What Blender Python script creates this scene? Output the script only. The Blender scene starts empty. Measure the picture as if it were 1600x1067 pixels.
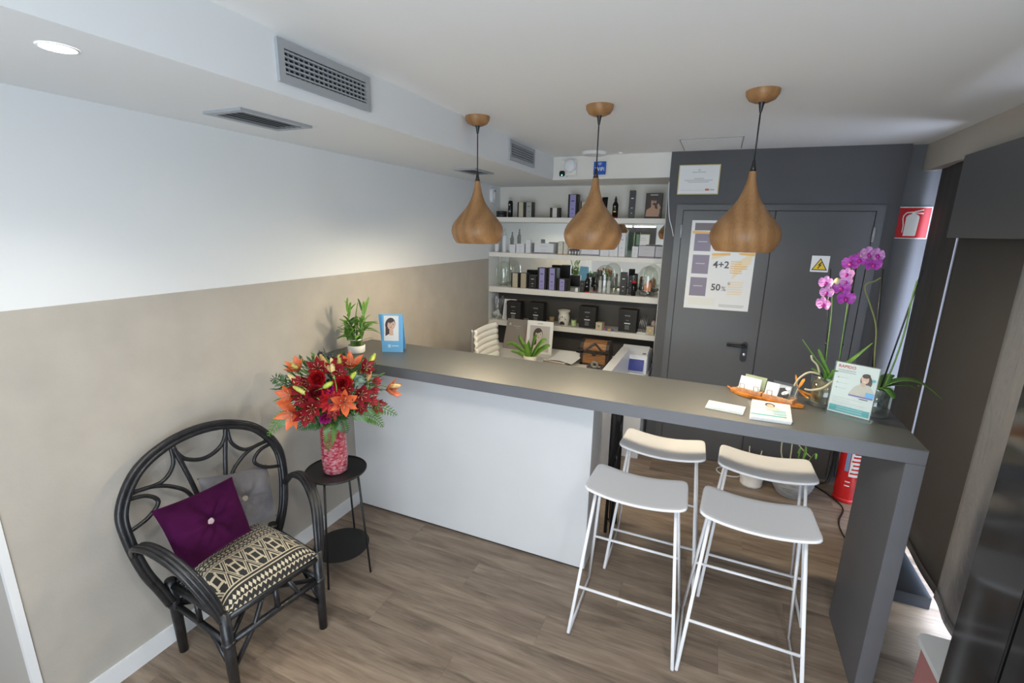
import bpy, bmesh, math, random
from mathutils import Vector, Matrix, Quaternion, Euler
from math import sin, cos, pi, sqrt, radians

# ------------------------------------------------------------------ camera, world, lights, exposure
S = bpy.context.scene
COL = S.collection
rnd = random.Random(7)

CAM_P, CAM_YAW, CAM_ROLL = 0.23444, -0.40327, 0.01943
CAM_LOC = Vector((2.06568, -1.97944, 1.83100))
fw = Vector((sin(CAM_YAW) * cos(CAM_P), cos(CAM_YAW) * cos(CAM_P), -sin(CAM_P)))
r0 = Vector((cos(CAM_YAW), -sin(CAM_YAW), 0)); u0 = r0.cross(fw)
rt = r0 * cos(CAM_ROLL) + u0 * sin(CAM_ROLL)
up = -r0 * sin(CAM_ROLL) + u0 * cos(CAM_ROLL)
cd = bpy.data.cameras.new('camera'); cd.sensor_width = 36; cd.lens = 735.2446 / 1600 * 36
cd.clip_start = 0.02; cd.clip_end = 60
cam = bpy.data.objects.new('camera', cd); COL.objects.link(cam)
Mx = Matrix.Identity(4)
for i in range(3):
    Mx[i][0], Mx[i][1], Mx[i][2], Mx[i][3] = rt[i], up[i], -fw[i], CAM_LOC[i]
cam.matrix_world = Mx
S.camera = cam

S.view_settings.view_transform = 'Standard'
S.view_settings.look = 'None'
S.view_settings.gamma = 1
S.view_settings.exposure = 0.45
S.view_settings.use_curve_mapping = False

W = bpy.data.worlds.new('world'); S.world = W; W.use_nodes = True
wb = W.node_tree.nodes['Background']
wb.inputs[0].default_value = (0.80, 0.88, 1.0, 1); wb.inputs[1].default_value = 1.0

def area(name, loc, target, sx, sy, power, col):
    l = bpy.data.lights.new(name, 'AREA'); l.shape = 'RECTANGLE'; l.size = sx; l.size_y = sy
    l.energy = power; l.color = col
    o = bpy.data.objects.new(name, l); COL.objects.link(o); o.location = loc
    o.rotation_euler = (Vector(target) - Vector(loc)).to_track_quat('-Z', 'Y').to_euler()
    return o

# daylight through the shop front (behind the viewer) and through the side window
area('shop_front_daylight', (2.15, -3.22, 1.15), (1.95, 0, 1.9), 2.1, 1.9, 60, (0.76, 0.87, 1.0))
area('entrance_daylight', (-1.5, -2.2, 1.2), (1.5, -1.9, 1.1), 1.5, 2.0, 14, (0.90, 0.95, 1.0))
area('side_window_daylight', (3.66, 0.65, 1.15), (2.9, 0.65, 1.0), 1.9, 2.0, 140, (0.66, 0.76, 1.0))

def lamp(name, loc, power, col, rad=0.03, spot=None, blend=0.4, target=None):
    l = bpy.data.lights.new(name, 'SPOT' if spot else 'POINT')
    l.energy = power; l.color = col; l.shadow_soft_size = rad
    if spot:
        l.spot_size = radians(spot); l.spot_blend = blend
    o = bpy.data.objects.new(name, l); COL.objects.link(o); o.location = loc
    if spot:
        t = Vector(target) if target else Vector(loc) - Vector((0, 0, 1))
        o.rotation_euler = (t - Vector(loc)).to_track_quat('-Z', 'Y').to_euler()
    return o

# ------------------------------------------------------------------ node expression helper
class X:
    """a scalar socket with arithmetic"""
    def __init__(s, nt, v): s.nt, s.v = nt, v
    def _m(s, op, b=None, c=None):
        n = s.nt.nodes.new('ShaderNodeMath'); n.operation = op
        for i, q in enumerate((s, b, c)):
            if q is None: continue
            q = q.v if isinstance(q, X) else q
            if isinstance(q, (int, float)): n.inputs[i].default_value = q
            else: s.nt.links.new(q, n.inputs[i])
        return X(s.nt, n.outputs[0])
    def __add__(s, b): return s._m('ADD', b)
    def __sub__(s, b): return s._m('SUBTRACT', b)
    def __mul__(s, b): return s._m('MULTIPLY', b)
    def __truediv__(s, b): return s._m('DIVIDE', b)
    def abs(s): return s._m('ABSOLUTE')
    def frac(s): return s._m('FRACT')
    def lt(s, b): return s._m('LESS_THAN', b)
    def gt(s, b): return s._m('GREATER_THAN', b)
    def mx(s, b): return s._m('MAXIMUM', b)
    def mn(s, b): return s._m('MINIMUM', b)
    def tri(s): return ((s.frac() - 0.5).abs()) * 2       # 1 at integers, 0 at half
    def inv(s): return X(s.nt, 1.0)._m('SUBTRACT', s) if False else (s * -1) + 1

MATS = {}
def mat(name, col, rough=0.5, metal=0.0, spec=0.5, noise=0.0, nscale=20, bump=0.0, bscale=60, emit=None, estr=0, coat=0.0, stretch=(1, 1, 1), sheen=0.0, trans=0.0, sss=0.0):
    if name in MATS: return MATS[name]
    m = bpy.data.materials.new(name); m.use_nodes = True
    nt = m.node_tree; b = nt.nodes['Principled BSDF']
    b.inputs['Base Color'].default_value = (*col, 1)
    b.inputs['Roughness'].default_value = rough
    b.inputs['Metallic'].default_value = metal
    b.inputs['Specular IOR Level'].default_value = spec
    b.inputs['Coat Weight'].default_value = coat
    b.inputs['Sheen Weight'].default_value = sheen
    if sss:
        b.inputs['Subsurface Weight'].default_value = sss; b.inputs['Subsurface Radius'].default_value = (0.01, 0.006, 0.003)
    if emit:
        b.inputs['Emission Color'].default_value = (*emit, 1); b.inputs['Emission Strength'].default_value = estr
    if noise or bump:
        tc = nt.nodes.new('ShaderNodeTexCoord'); mp = nt.nodes.new('ShaderNodeMapping')
        mp.inputs['Scale'].default_value = stretch
        nt.links.new(tc.outputs['Object'], mp.inputs['Vector'])
    if noise:
        nz = nt.nodes.new('ShaderNodeTexNoise'); nz.inputs['Scale'].default_value = nscale; nz.inputs['Detail'].default_value = 5
        nt.links.new(mp.outputs[0], nz.inputs['Vector'])
        rp = nt.nodes.new('ShaderNodeValToRGB')
        rp.color_ramp.elements[0].position = 0.3; rp.color_ramp.elements[1].position = 0.7
        rp.color_ramp.elements[0].color = (*[max(0, c * (1 - noise)) for c in col], 1)
        rp.color_ramp.elements[1].color = (*[min(1, c * (1 + noise)) for c in col], 1)
        nt.links.new(nz.outputs['Fac'], rp.inputs['Fac']); nt.links.new(rp.outputs[0], b.inputs['Base Color'])
    if bump:
        nb = nt.nodes.new('ShaderNodeTexNoise'); nb.inputs['Scale'].default_value = bscale; nb.inputs['Detail'].default_value = 4
        nt.links.new(mp.outputs[0], nb.inputs['Vector'])
        bp = nt.nodes.new('ShaderNodeBump'); bp.inputs['Strength'].default_value = bump; bp.inputs['Distance'].default_value = 0.004
        nt.links.new(nb.outputs['Fac'], bp.inputs['Height']); nt.links.new(bp.outputs[0], b.inputs['Normal'])
    MATS[name] = m
    return m

def thin_glass(name, tint=(0.93, 0.97, 0.95), refl=0.06, edge=0.5, rough=0.02):
    if name in MATS: return MATS[name]
    m = bpy.data.materials.new(name); m.use_nodes = True; nt = m.node_tree
    nt.nodes.remove(nt.nodes['Principled BSDF'])
    t = nt.nodes.new('ShaderNodeBsdfTransparent'); t.inputs[0].default_value = (*tint, 1)
    g = nt.nodes.new('ShaderNodeBsdfGlossy'); g.inputs['Roughness'].default_value = rough; g.inputs[0].default_value = (1, 1, 1, 1)
    lw = nt.nodes.new('ShaderNodeLayerWeight'); lw.inputs['Blend'].default_value = 0.25
    mr = nt.nodes.new('ShaderNodeMapRange'); mr.inputs['To Min'].default_value = refl; mr.inputs['To Max'].default_value = edge
    nt.links.new(lw.outputs['Facing'], mr.inputs['Value'])
    mx = nt.nodes.new('ShaderNodeMixShader')
    nt.links.new(mr.outputs[0], mx.inputs[0]); nt.links.new(t.outputs[0], mx.inputs[1]); nt.links.new(g.outputs[0], mx.inputs[2])
    nt.links.new(mx.outputs[0], nt.nodes['Material Output'].inputs['Surface'])
    MATS[name] = m
    return m

def ramp_mat(name, build):
    if name in MATS: return MATS[name]
    m = bpy.data.materials.new(name); m.use_nodes = True
    build(m.node_tree, m.node_tree.nodes['Principled BSDF'])
    MATS[name] = m
    return m

# ------------------------------------------------------------------ mesh builder
ORIG = {}   # object -> world origin (translation only) used for children built in world coordinates
class MB:
    def __init__(s): s.v, s.f, s.m, s.mats, s.sm = [], [], [], [], []
    def mi(s, m):
        if m not in s.mats: s.mats.append(m)
        return s.mats.index(m)
    def add(s, verts, faces, m, smooth=False):
        b = len(s.v); k = s.mi(m)
        s.v.extend([Vector(p) for p in verts])
        for f in faces:
            s.f.append([b + i for i in f]); s.m.append(k); s.sm.append(smooth)
        return s
    def box(s, x0, y0, z0, x1, y1, z1, m):
        v = [(x0, y0, z0), (x1, y0, z0), (x1, y1, z0), (x0, y1, z0), (x0, y0, z1), (x1, y0, z1), (x1, y1, z1), (x0, y1, z1)]
        return s.add(v, [(0, 3, 2, 1), (4, 5, 6, 7), (0, 1, 5, 4), (1, 2, 6, 5), (2, 3, 7, 6), (3, 0, 4, 7)], m)
    def rbox(s, c, size, m, r=0.004, seg=2, M=None):
        bm = bmesh.new(); bmesh.ops.create_cube(bm, size=1)
        for v in bm.verts: v.co = Vector((v.co.x * size[0], v.co.y * size[1], v.co.z * size[2]))
        bmesh.ops.bevel(bm, geom=list(bm.edges), offset=min(r, min(size) * 0.49), segments=seg, affect='EDGES', profile=0.5)
        bm.verts.index_update()
        R = M if M is not None else Matrix.Identity(3)
        vs = [R @ v.co + Vector(c) for v in bm.verts]; fs = [[v.index for v in f.verts] for f in bm.faces]
        bm.free()
        return s.add(vs, fs, m, False)
    def obox(s, o, u, v, n, a0, a1, b0, b1, c0, c1, m):
        """box in a frame o,u,v,n"""
        o, u, v, n = Vector(o), Vector(u), Vector(v), Vector(n)
        P = [o + u * a + v * b + n * c for c in (c0, c1) for a, b in ((a0, b0), (a1, b0), (a1, b1), (a0, b1))]
        return s.add(P, [(0, 3, 2, 1), (4, 5, 6, 7), (0, 1, 5, 4), (1, 2, 6, 5), (2, 3, 7, 6), (3, 0, 4, 7)], m)
    def tube(s, pts, r, m, n=8, cap=True, closed=False):
        pts = [Vector(p) for p in pts]; N = len(pts)
        rs = r if isinstance(r, (list, tuple)) else [r] * N
        V = []; prev = None
        for i, p in enumerate(pts):
            if closed: t = (pts[(i + 1) % N] - pts[i - 1])
            else: t = (pts[min(i + 1, N - 1)] - pts[max(i - 1, 0)])
            t = t.normalized() if t.length > 1e-9 else Vector((0, 0, 1))
            if prev is None:
                a = Vector((0, 0, 1)) if abs(t.z) < 0.9 else Vector((1, 0, 0))
                x = t.cross(a).normalized()
            else:
                x = prev - t * prev.dot(t); x = x.normalized() if x.length > 1e-9 else t.orthogonal().normalized()
            prev = x; y = t.cross(x)
            for k in range(n):
                a = 2 * pi * k / n
                V.append(p + (x * cos(a) + y * sin(a)) * rs[i])
        F = []
        R = N if closed else N - 1
        for i in range(R):
            j = (i + 1) % N
            for k in range(n):
                k2 = (k + 1) % n
                F.append((i * n + k, i * n + k2, j * n + k2, j * n + k))
        if cap and not closed:
            F.append(tuple(range(n))[::-1]); F.append(tuple((N - 1) * n + k for k in range(n)))
        return s.add(V, F, m, True)
    def lathe(s, c, prof, m, n=24, smooth=True, M=None):
        """prof: list of (r, z) from bottom to top; r == 0 closes"""
        c = Vector(c); R = M if M is not None else Matrix.Identity(3)
        V, rings = [], []
        for r, z in prof:
            if r <= 1e-6:
                rings.append([len(V)]); V.append(c + R @ Vector((0, 0, z)))
            else:
                rings.append(list(range(len(V), len(V) + n)))
                V.extend(c + R @ Vector((r * cos(2 * pi * k / n), r * sin(2 * pi * k / n), z)) for k in range(n))
        F = []
        for a, b in zip(rings, rings[1:]):
            for k in range(n):
                k2 = (k + 1) % n
                if len(a) == 1 and len(b) == 1: break
                if len(a) == 1: F.append((a[0], b[k2], b[k]))
                elif len(b) == 1: F.append((a[k], a[k2], b[0]))
                else: F.append((a[k], a[k2], b[k2], b[k]))
        return s.add(V, F, m, smooth)
    def cyl(s, c, r, z0, z1, m, n=24, r1=None):
        r1 = r if r1 is None else r1
        s.lathe(c, [(0, z0), (r, z0)], m, n, False); s.lathe(c, [(r, z0), (r1, z1)], m, n, True); s.lathe(c, [(r1, z1), (0, z1)], m, n, False)
        return s
    def ball(s, c, r, m, n=12, sc=(1, 1, 1), M=None):
        R = M if M is not None else Matrix.Identity(3)
        prof = [(r * sin(pi * i / n), -r * cos(pi * i / n)) for i in range(n + 1)]
        prof[0] = (0, -r); prof[-1] = (0, r)
        R2 = R @ Matrix.Diagonal(sc)
        return s.lathe(c, prof, m, max(8, n), True, R2)
    def grid(s, fn, nu, nv, m, smooth=True):
        V = [fn(i / nu, j / nv) for j in range(nv + 1) for i in range(nu + 1)]
        F = [(j * (nu + 1) + i, j * (nu + 1) + i + 1, (j + 1) * (nu + 1) + i + 1, (j + 1) * (nu + 1) + i) for j in range(nv) for i in range(nu)]
        return s.add(V, F, m, smooth)
    def slab(s, poly, z0, z1, m, P=lambda x, y, z: (x, y, z)):
        """extruded polygon (counter-clockwise)"""
        n = len(poly)
        V = [P(x, y, z0) for x, y in poly] + [P(x, y, z1) for x, y in poly]
        F = [tuple(range(n))[::-1], tuple(range(n, 2 * n))] + [(i, (i + 1) % n, n + (i + 1) % n, n + i) for i in range(n)]
        return s.add(V, F, m)
    def build(s, name, parent=None, local=False, thick=0.0):
        me = bpy.data.meshes.new(name)
        o0 = Vector((0, 0, 0))
        if parent is not None and not local: o0 = ORIG.get(parent.name, o0)
        me.from_pydata([tuple(v - o0) for v in s.v], [], s.f)
        for m in s.mats: me.materials.append(m)
        me.polygons.foreach_set('material_index', s.m)
        me.polygons.foreach_set('use_smooth', s.sm)
        me.update()
        o = bpy.data.objects.new(name, me); COL.objects.link(o)
        if parent is not None:
            o.parent = parent
            ORIG[o.name] = o0
        if thick:
            md = o.modifiers.new('thickness', 'SOLIDIFY'); md.thickness = thick; md.offset = 0
        return o

def tag(o, label=None, cat=None, group=None, kind=None):
    if label: o['label'] = label
    if cat: o['category'] = cat
    if group: o['group'] = group
    if kind: o['kind'] = kind
    return o
def thing(name, label, cat, loc, group=None, rotz=0.0):
    o = bpy.data.objects.new(name, None); COL.objects.link(o)
    o.empty_display_size = 0.05
    o.location = loc; o.rotation_euler = (0, 0, rotz)
    ORIG[o.name] = Vector(loc)
    return tag(o, label, cat, group)
def single(mb, name, label, cat, loc, group=None):
    """a thing that is one mesh, its origin at loc"""
    for i, v in enumerate(mb.v): mb.v[i] = v - Vector(loc)
    o = mb.build(name); o.location = loc
    return tag(o, label, cat, group)
def struct(mb, name, label=None, parent=None):
    o = mb.build(name, parent)
    if parent is None: o['kind'] = 'structure'
    if label: o['label'] = label
    return o
def dup(root, loc, rotz, label, group=None):
    r = root.copy(); COL.objects.link(r); r.location = loc; r.rotation_euler = (0, 0, rotz)
    r['label'] = label
    if group: r['group'] = group
    for ch in list(root.children):
        c = ch.copy(); COL.objects.link(c); c.parent = r
        for g in list(ch.children):
            d = g.copy(); COL.objects.link(d); d.parent = c
    return r

def catmull(pts, n=8, closed=False):
    pts = [Vector(p) for p in pts]; out = []
    N = len(pts)
    rng = range(N) if closed else range(N - 1)
    for i in rng:
        if closed: a, b, c, d = pts[i - 1], pts[i], pts[(i + 1) % N], pts[(i + 2) % N]
        else: a, b, c, d = pts[max(i - 1, 0)], pts[i], pts[i + 1], pts[min(i + 2, N - 1)]
        for k in range(n):
            t = k / n
            out.append(0.5 * ((2 * b) + (c - a) * t + (2 * a - 5 * b + 4 * c - d) * t * t + (3 * b - a - 3 * c + d) * t ** 3))
    if not closed: out.append(pts[-1])
    return out

def rpoly(w, h, r, n=4, cx=0, cy=0):
    out = []
    for sx, sy, a0 in ((1, -1, -90), (1, 1, 0), (-1, 1, 90), (-1, -1, 180)):
        for k in range(n + 1):
            a = radians(a0 + 90 * k / n)
            out.append((cx + sx * (w / 2 - r) + r * cos(a), cy + sy * (h / 2 - r) + r * sin(a)))
    return out

def text(name, s, o, u, v, h, m, parent, center=True, bold=0.0, lift=0.0006):
    """flat lettering of cap height ~h in the frame o,u,v"""
    c = bpy.data.curves.new('lettering', 'FONT'); c.body = s; c.size = 1.0; c.resolution_u = 3
    c.align_x = 'CENTER' if center else 'LEFT'; c.offset = bold
    t = bpy.data.objects.new('tmp', c); COL.objects.link(t)
    dg = bpy.context.evaluated_depsgraph_get()
    me = bpy.data.meshes.new_from_object(t.evaluated_get(dg))
    bpy.data.objects.remove(t)
    o, u, v = Vector(o), Vector(u).normalized(), Vector(v).normalized(); n = u.cross(v)
    k = h / 0.7
    mb = MB()
    mb.add([o + u * (p.co.x * k) + v * (p.co.y * k) + n * lift for p in me.vertices], [list(f.vertices) for f in me.polygons], m)
    bpy.data.meshes.remove(me)
    return mb.build(name, parent)

def print_mb(o, u, v, shapes, mb=None, lift=0.0003, step=0.00012):
    """flat print: shapes in order, each a little above the last. ('r',x0,y0,x1,y1,m) ('e',cx,cy,rx,ry,m[,rot]) ('p',pts,m)"""
    mb = mb or MB(); o, u, v = Vector(o), Vector(u).normalized(), Vector(v).normalized(); n = u.cross(v)
    for i, s in enumerate(shapes):
        h = lift + step * i
        if s[0] == 'r': pts = [(s[1], s[2]), (s[3], s[2]), (s[3], s[4]), (s[1], s[4])]; m = s[5]
        elif s[0] == 'e':
            a = s[6] if len(s) > 6 else 0
            pts = []
            for k in range(20):
                x, y = s[3] * cos(2 * pi * k / 20), s[4] * sin(2 * pi * k / 20)
                pts.append((s[1] + x * cos(a) - y * sin(a), s[2] + x * sin(a) + y * cos(a)))
            m = s[5]
        else: pts, m = s[1], s[2]
        mb.add([o + u * x + v * y + n * h for x, y in pts], [tuple(range(len(pts)))], m)
    return mb

# ------------------------------------------------------------------ materials
def floor_nodes(nt, b):
    oi = nt.nodes.new('ShaderNodeObjectInfo'); tc = nt.nodes.new('ShaderNodeTexCoord')
    off = nt.nodes.new('ShaderNodeVectorMath'); off.operation = 'MULTIPLY_ADD'
    cmb = nt.nodes.new('ShaderNodeCombineXYZ')
    for k in range(3): nt.links.new(oi.outputs['Random'], cmb.inputs[k])
    off.inputs[1].default_value = (37, 19, 11)
    nt.links.new(cmb.outputs[0], off.inputs[0]); nt.links.new(tc.outputs['Object'], off.inputs[2])
    mp = nt.nodes.new('ShaderNodeMapping'); mp.inputs['Scale'].default_value = (1.0, 7, 7)
    nt.links.new(off.outputs[0], mp.inputs[0])
    n1 = nt.nodes.new('ShaderNodeTexNoise'); n1.inputs['Scale'].default_value = 2.2; n1.inputs['Detail'].default_value = 8; n1.inputs['Roughness'].default_value = 0.62
    n1.inputs['Distortion'].default_value = 0.6
    nt.links.new(mp.outputs[0], n1.inputs[0])
    mp2 = nt.nodes.new('ShaderNodeMapping'); mp2.inputs['Scale'].default_value = (3.0, 60, 60)
    nt.links.new(off.outputs[0], mp2.inputs[0])
    n2 = nt.nodes.new('ShaderNodeTexNoise'); n2.inputs['Scale'].default_value = 2.0; n2.inputs['Detail'].default_value = 4
    nt.links.new(mp2.outputs[0], n2.inputs[0])
    r1 = nt.nodes.new('ShaderNodeValToRGB'); e = r1.color_ramp.elements
    e[0].position = 0.28; e[0].color = (0.110, 0.078, 0.056, 1)
    e[1].position = 0.72; e[1].color = (0.42, 0.33, 0.245, 1)
    x = r1.color_ramp.elements.new(0.5); x.color = (0.265, 0.200, 0.148, 1)
    mix = X(nt, n1.outputs['Fac']) * 0.78 + X(nt, n2.outputs['Fac']) * 0.22
    nt.links.new(mix.v, r1.inputs[0])
    hs = nt.nodes.new('ShaderNodeHueSaturation')
    val = X(nt, oi.outputs['Random']) * 0.16 + 0.92
    nt.links.new(val.v, hs.inputs['Value']); nt.links.new(r1.outputs[0], hs.inputs['Color'])
    nt.links.new(hs.outputs[0], b.inputs['Base Color'])
    b.inputs['Roughness'].default_value = 0.42; b.inputs['Specular IOR Level'].default_value = 0.35
    bp = nt.nodes.new('ShaderNodeBump'); bp.inputs['Strength'].default_value = 0.12; bp.inputs['Distance'].default_value = 0.002
    nt.links.new(mix.v, bp.inputs['Height']); nt.links.new(bp.outputs[0], b.inputs['Normal'])
PLANK = ramp_mat('oak_vinyl_plank', floor_nodes)

def wood_nodes(nt, b):
    tc = nt.nodes.new('ShaderNodeTexCoord'); oi = nt.nodes.new('ShaderNodeObjectInfo')
    cmb = nt.nodes.new('ShaderNodeCombineXYZ')
    for k in range(3): nt.links.new(oi.outputs['Random'], cmb.inputs[k])
    off = nt.nodes.new('ShaderNodeVectorMath'); off.operation = 'MULTIPLY_ADD'; off.inputs[1].default_value = (3, 5, 2)
    nt.links.new(cmb.outputs[0], off.inputs[0]); nt.links.new(tc.outputs['Object'], off.inputs[2])
    mp = nt.nodes.new('ShaderNodeMapping'); mp.inputs['Scale'].default_value = (2.6, 2.6, 1.1)
    nt.links.new(off.outputs[0], mp.inputs[0])
    wv = nt.nodes.new('ShaderNodeTexWave'); wv.wave_type = 'RINGS'; wv.rings_direction = 'Y'
    wv.inputs['Scale'].default_value = 2.2; wv.inputs['Distortion'].default_value = 5; wv.inputs['Detail'].default_value = 3; wv.inputs['Detail Scale'].default_value = 1.2
    nt.links.new(mp.outputs[0], wv.inputs[0])
    mp2 = nt.nodes.new('ShaderNodeMapping'); mp2.inputs['Scale'].default_value = (70, 70, 5)
    nt.links.new(off.outputs[0], mp2.inputs[0])
    nz = nt.nodes.new('ShaderNodeTexNoise'); nz.inputs['Scale'].default_value = 2; nz.inputs['Detail'].default_value = 4
    nt.links.new(mp2.outputs[0], nz.inputs[0])
    f = X(nt, wv.outputs['Fac']) * 0.30 + X(nt, nz.outputs['Fac']) * 0.55 + 0.08
    rp = nt.nodes.new('ShaderNodeValToRGB'); e = rp.color_ramp.elements
    e[0].position = 0.2; e[0].color = (0.25, 0.120, 0.045, 1); e[1].position = 0.8; e[1].color = (0.42, 0.225, 0.095, 1)
    nt.links.new(f.v, rp.inputs[0]); nt.links.new(rp.outputs[0], b.inputs['Base Color'])
    b.inputs['Roughness'].default_value = 0.45; b.inputs['Specular IOR Level'].default_value = 0.4
LAMPWOOD = ramp_mat('turned_wood_veneer', wood_nodes)

WHITE = mat('white_paint', (0.80, 0.815, 0.82), 0.7, bump=0.03, bscale=40)
CEIL = mat('ceiling_paint', (0.86, 0.855, 0.84), 0.8, bump=0.03, bscale=30)
SOFW = mat('soffit_paint', (0.78, 0.79, 0.79), 0.75, bump=0.03, bscale=30)
BEIGE = mat('beige_wallpaper', (0.47, 0.435, 0.385), 0.65, noise=0.06, nscale=6, bump=0.15, bscale=120)
BASEW = mat('baseboard_white', (0.82, 0.83, 0.84), 0.35)
DARKW = mat('dark_grey_paint', (0.078, 0.076, 0.080), 0.55, noise=0.05, nscale=4)
DOORM = mat('dark_grey_door_enamel', (0.088, 0.086, 0.086), 0.38, noise=0.03, nscale=3)
NICHED = mat('niche_dark_laminate', (0.075, 0.068, 0.062), 0.5)
SHELFW = mat('white_melamine', (0.83, 0.80, 0.745), 0.4)  # white warmed to carry the warm light on shelves and beam
LAMW = mat('white_laminate', (0.72, 0.72, 0.725), 0.35, noise=0.02, nscale=3)
LAMG = mat('grey_laminate', (0.140, 0.140, 0.150), 0.42, noise=0.04, nscale=8)
LAMT = mat('charcoal_laminate_top', (0.020, 0.022, 0.020), 0.47, noise=0.12, nscale=9)
MATS['charcoal_laminate_top'].node_tree.nodes['Principled BSDF'].inputs['IOR'].default_value = 3.0
BLACKM = mat('black_metal', (0.012, 0.012, 0.013), 0.45)
BLACKG = mat('black_gloss', (0.010, 0.010, 0.011), 0.12, spec=0.3)
BLACKP = mat('black_plastic', (0.015, 0.015, 0.016), 0.4)
RATTAN = mat('black_lacquered_rattan', (0.017, 0.017, 0.019), 0.33, noise=0.4, nscale=30, bump=0.3, bscale=50)
CHROME = mat('brushed_steel', (0.62, 0.62, 0.62), 0.3, metal=1)
GREYAL = mat('grey_aluminium', (0.42, 0.44, 0.46), 0.45, metal=0.3)
VENTD = mat('vent_dark', (0.02, 0.022, 0.03), 0.8)
STOOLW = mat('white_powder_coat', (0.86, 0.85, 0.86), 0.38)
PAPER = mat('white_paper', (0.83, 0.83, 0.82), 0.55)
PAPER2 = mat('cream_paper', (0.76, 0.73, 0.64), 0.6)
INK = mat('black_ink', (0.03, 0.03, 0.035), 0.6)
GREYINK = mat('grey_ink', (0.42, 0.43, 0.45), 0.6)
PALEINK = mat('pale_grey_ink', (0.62, 0.63, 0.65), 0.6)
WHITEINK = mat('white_ink', (0.85, 0.85, 0.85), 0.5)
SKIN = mat('print_skin', (0.72, 0.47, 0.36), 0.5)
SKIN2 = mat('print_skin_tan', (0.50, 0.29, 0.18), 0.5)
SKING = mat('print_skin_pale', (0.60, 0.53, 0.49), 0.5)
HAIR = mat('print_hair', (0.06, 0.04, 0.035), 0.5)
LIPS = mat('print_lips', (0.50, 0.16, 0.14), 0.5)
TEAL = mat('print_teal', (0.12, 0.50, 0.55), 0.5)
BLUE = mat('print_blue', (0.16, 0.46, 0.80), 0.45)
LILAC = mat('lilac_card', (0.36, 0.33, 0.62), 0.5)
CREAMB = mat('cream_card', (0.55, 0.50, 0.36), 0.55)
GREYB = mat('grey_card', (0.42, 0.41, 0.38), 0.55)
BLACKB = mat('black_card', (0.020, 0.018, 0.018), 0.42)
WHITEB = mat('white_card', (0.72, 0.73, 0.76), 0.45)
CLEAR = thin_glass('clear_glass')
ACRYL = thin_glass('clear_acrylic', (0.95, 0.98, 0.97), 0.08, 0.45)
DOME = thin_glass('dome_glass', (0.93, 0.95, 0.92), 0.06, 0.5)
LEAF = mat('leaf_green', (0.085, 0.20, 0.035), 0.4, noise=0.3, nscale=30)
LEAF2 = mat('fresh_leaf_green', (0.16, 0.34, 0.05), 0.4, noise=0.3, nscale=30)
LEAFD = mat('dark_leaf_green', (0.035, 0.10, 0.028), 0.45, noise=0.3, nscale=30)
STEM = mat('stem_green', (0.14, 0.26, 0.06), 0.5, noise=0.2, nscale=40)
RED = mat('sign_red', (0.60, 0.012, 0.016), 0.4)
YELLOW = mat('sign_yellow', (0.82, 0.56, 0.02), 0.4)
SIGNBLUE = mat('sign_blue', (0.01, 0.10, 0.50), 0.4)

# ------------------------------------------------------------------ the setting
ZC, ZS, XS, YB = 2.415, 2.235, 0.7335, 2.493
fl = MB().box(-2.2, -3.4, -0.06, 3.9, 2.8, -0.012, mat('subfloor', (0.06, 0.045, 0.035), 0.9))
FLOOR = struct(fl, 'floor')
pm = {}
y = -3.36; row = 0
while y < 2.75:
    x = -2.15 - (row * 0.47) % 1.24
    while x < 3.85:
        x0, x1 = max(x, -2.15), min(x + 1.24, 3.85); L = round(x1 - x0, 3)
        if L > 0.05:
            if L not in pm:
                pm[L] = MB().slab(rpoly(L - 0.0006, 0.1894, 0.0006, 1), -0.012, 0, PLANK)
                p = pm[L].build('plank', FLOOR); pm[L] = p.data
            else:
                p = bpy.data.objects.new('plank', pm[L]); COL.objects.link(p); p.parent = FLOOR
            p.location = ((x0 + x1) / 2, y + 0.095, 0)
        x += 1.24
    y += 0.19; row += 1

struct(MB().box(-2.2, -3.4, ZC, 3.9, 2.8, ZC + 0.1, CEIL), 'ceiling')
wl = struct(MB().box(-0.6, -1.39, 0, 0, 2.75, ZS + 0.05, WHITE), 'wall_left')
MB().box(0, -1.385, 0.0, 0.004, 2.23, 1.546, BEIGE).build('wallpaper', wl)
struct(MB().box(-0.6, -1.405, 0, -0.002, -1.39, ZS, mat('grey_jamb', (0.45, 0.43, 0.40), 0.6)), 'wall_end')
struct(MB().box(-0.012, -1.412, 0, 0.010, -1.388, ZS, BASEW), 'trim_1')
struct(MB().box(0.004, -1.385, 0, 0.017, 0.245, 0.085, BASEW), 'baseboard_left')
# soffit duct along the left wall and the beam over the shelves
sof = struct(MB().box(-0.6, -3.3, ZS, XS, 2.75, ZC + 0.02, SOFW), 'trim_2')
bm_ = MB().box(XS, 1.95, ZS, 1.667, 2.75, ZC + 0.02, SHELFW)
bm_.box(XS, 1.942, ZS, 1.667, 1.95, ZS + 0.018, SHELFW)
struct(bm_, 'trim_3')
# niche behind the shelves
wbk = struct(MB().box(-0.05, YB, 0, 1.72, YB + 0.1, ZS + 0.05, mat('white_paint_warm_lit', (0.84, 0.80, 0.73), 0.7)), 'wall_back')  # cream tone stands in for warm lamplight inside the niche
MB().box(0, YB - 0.012, 0.0, 1.64, YB, 1.222, NICHED).build('wall_panel', wbk)
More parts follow.
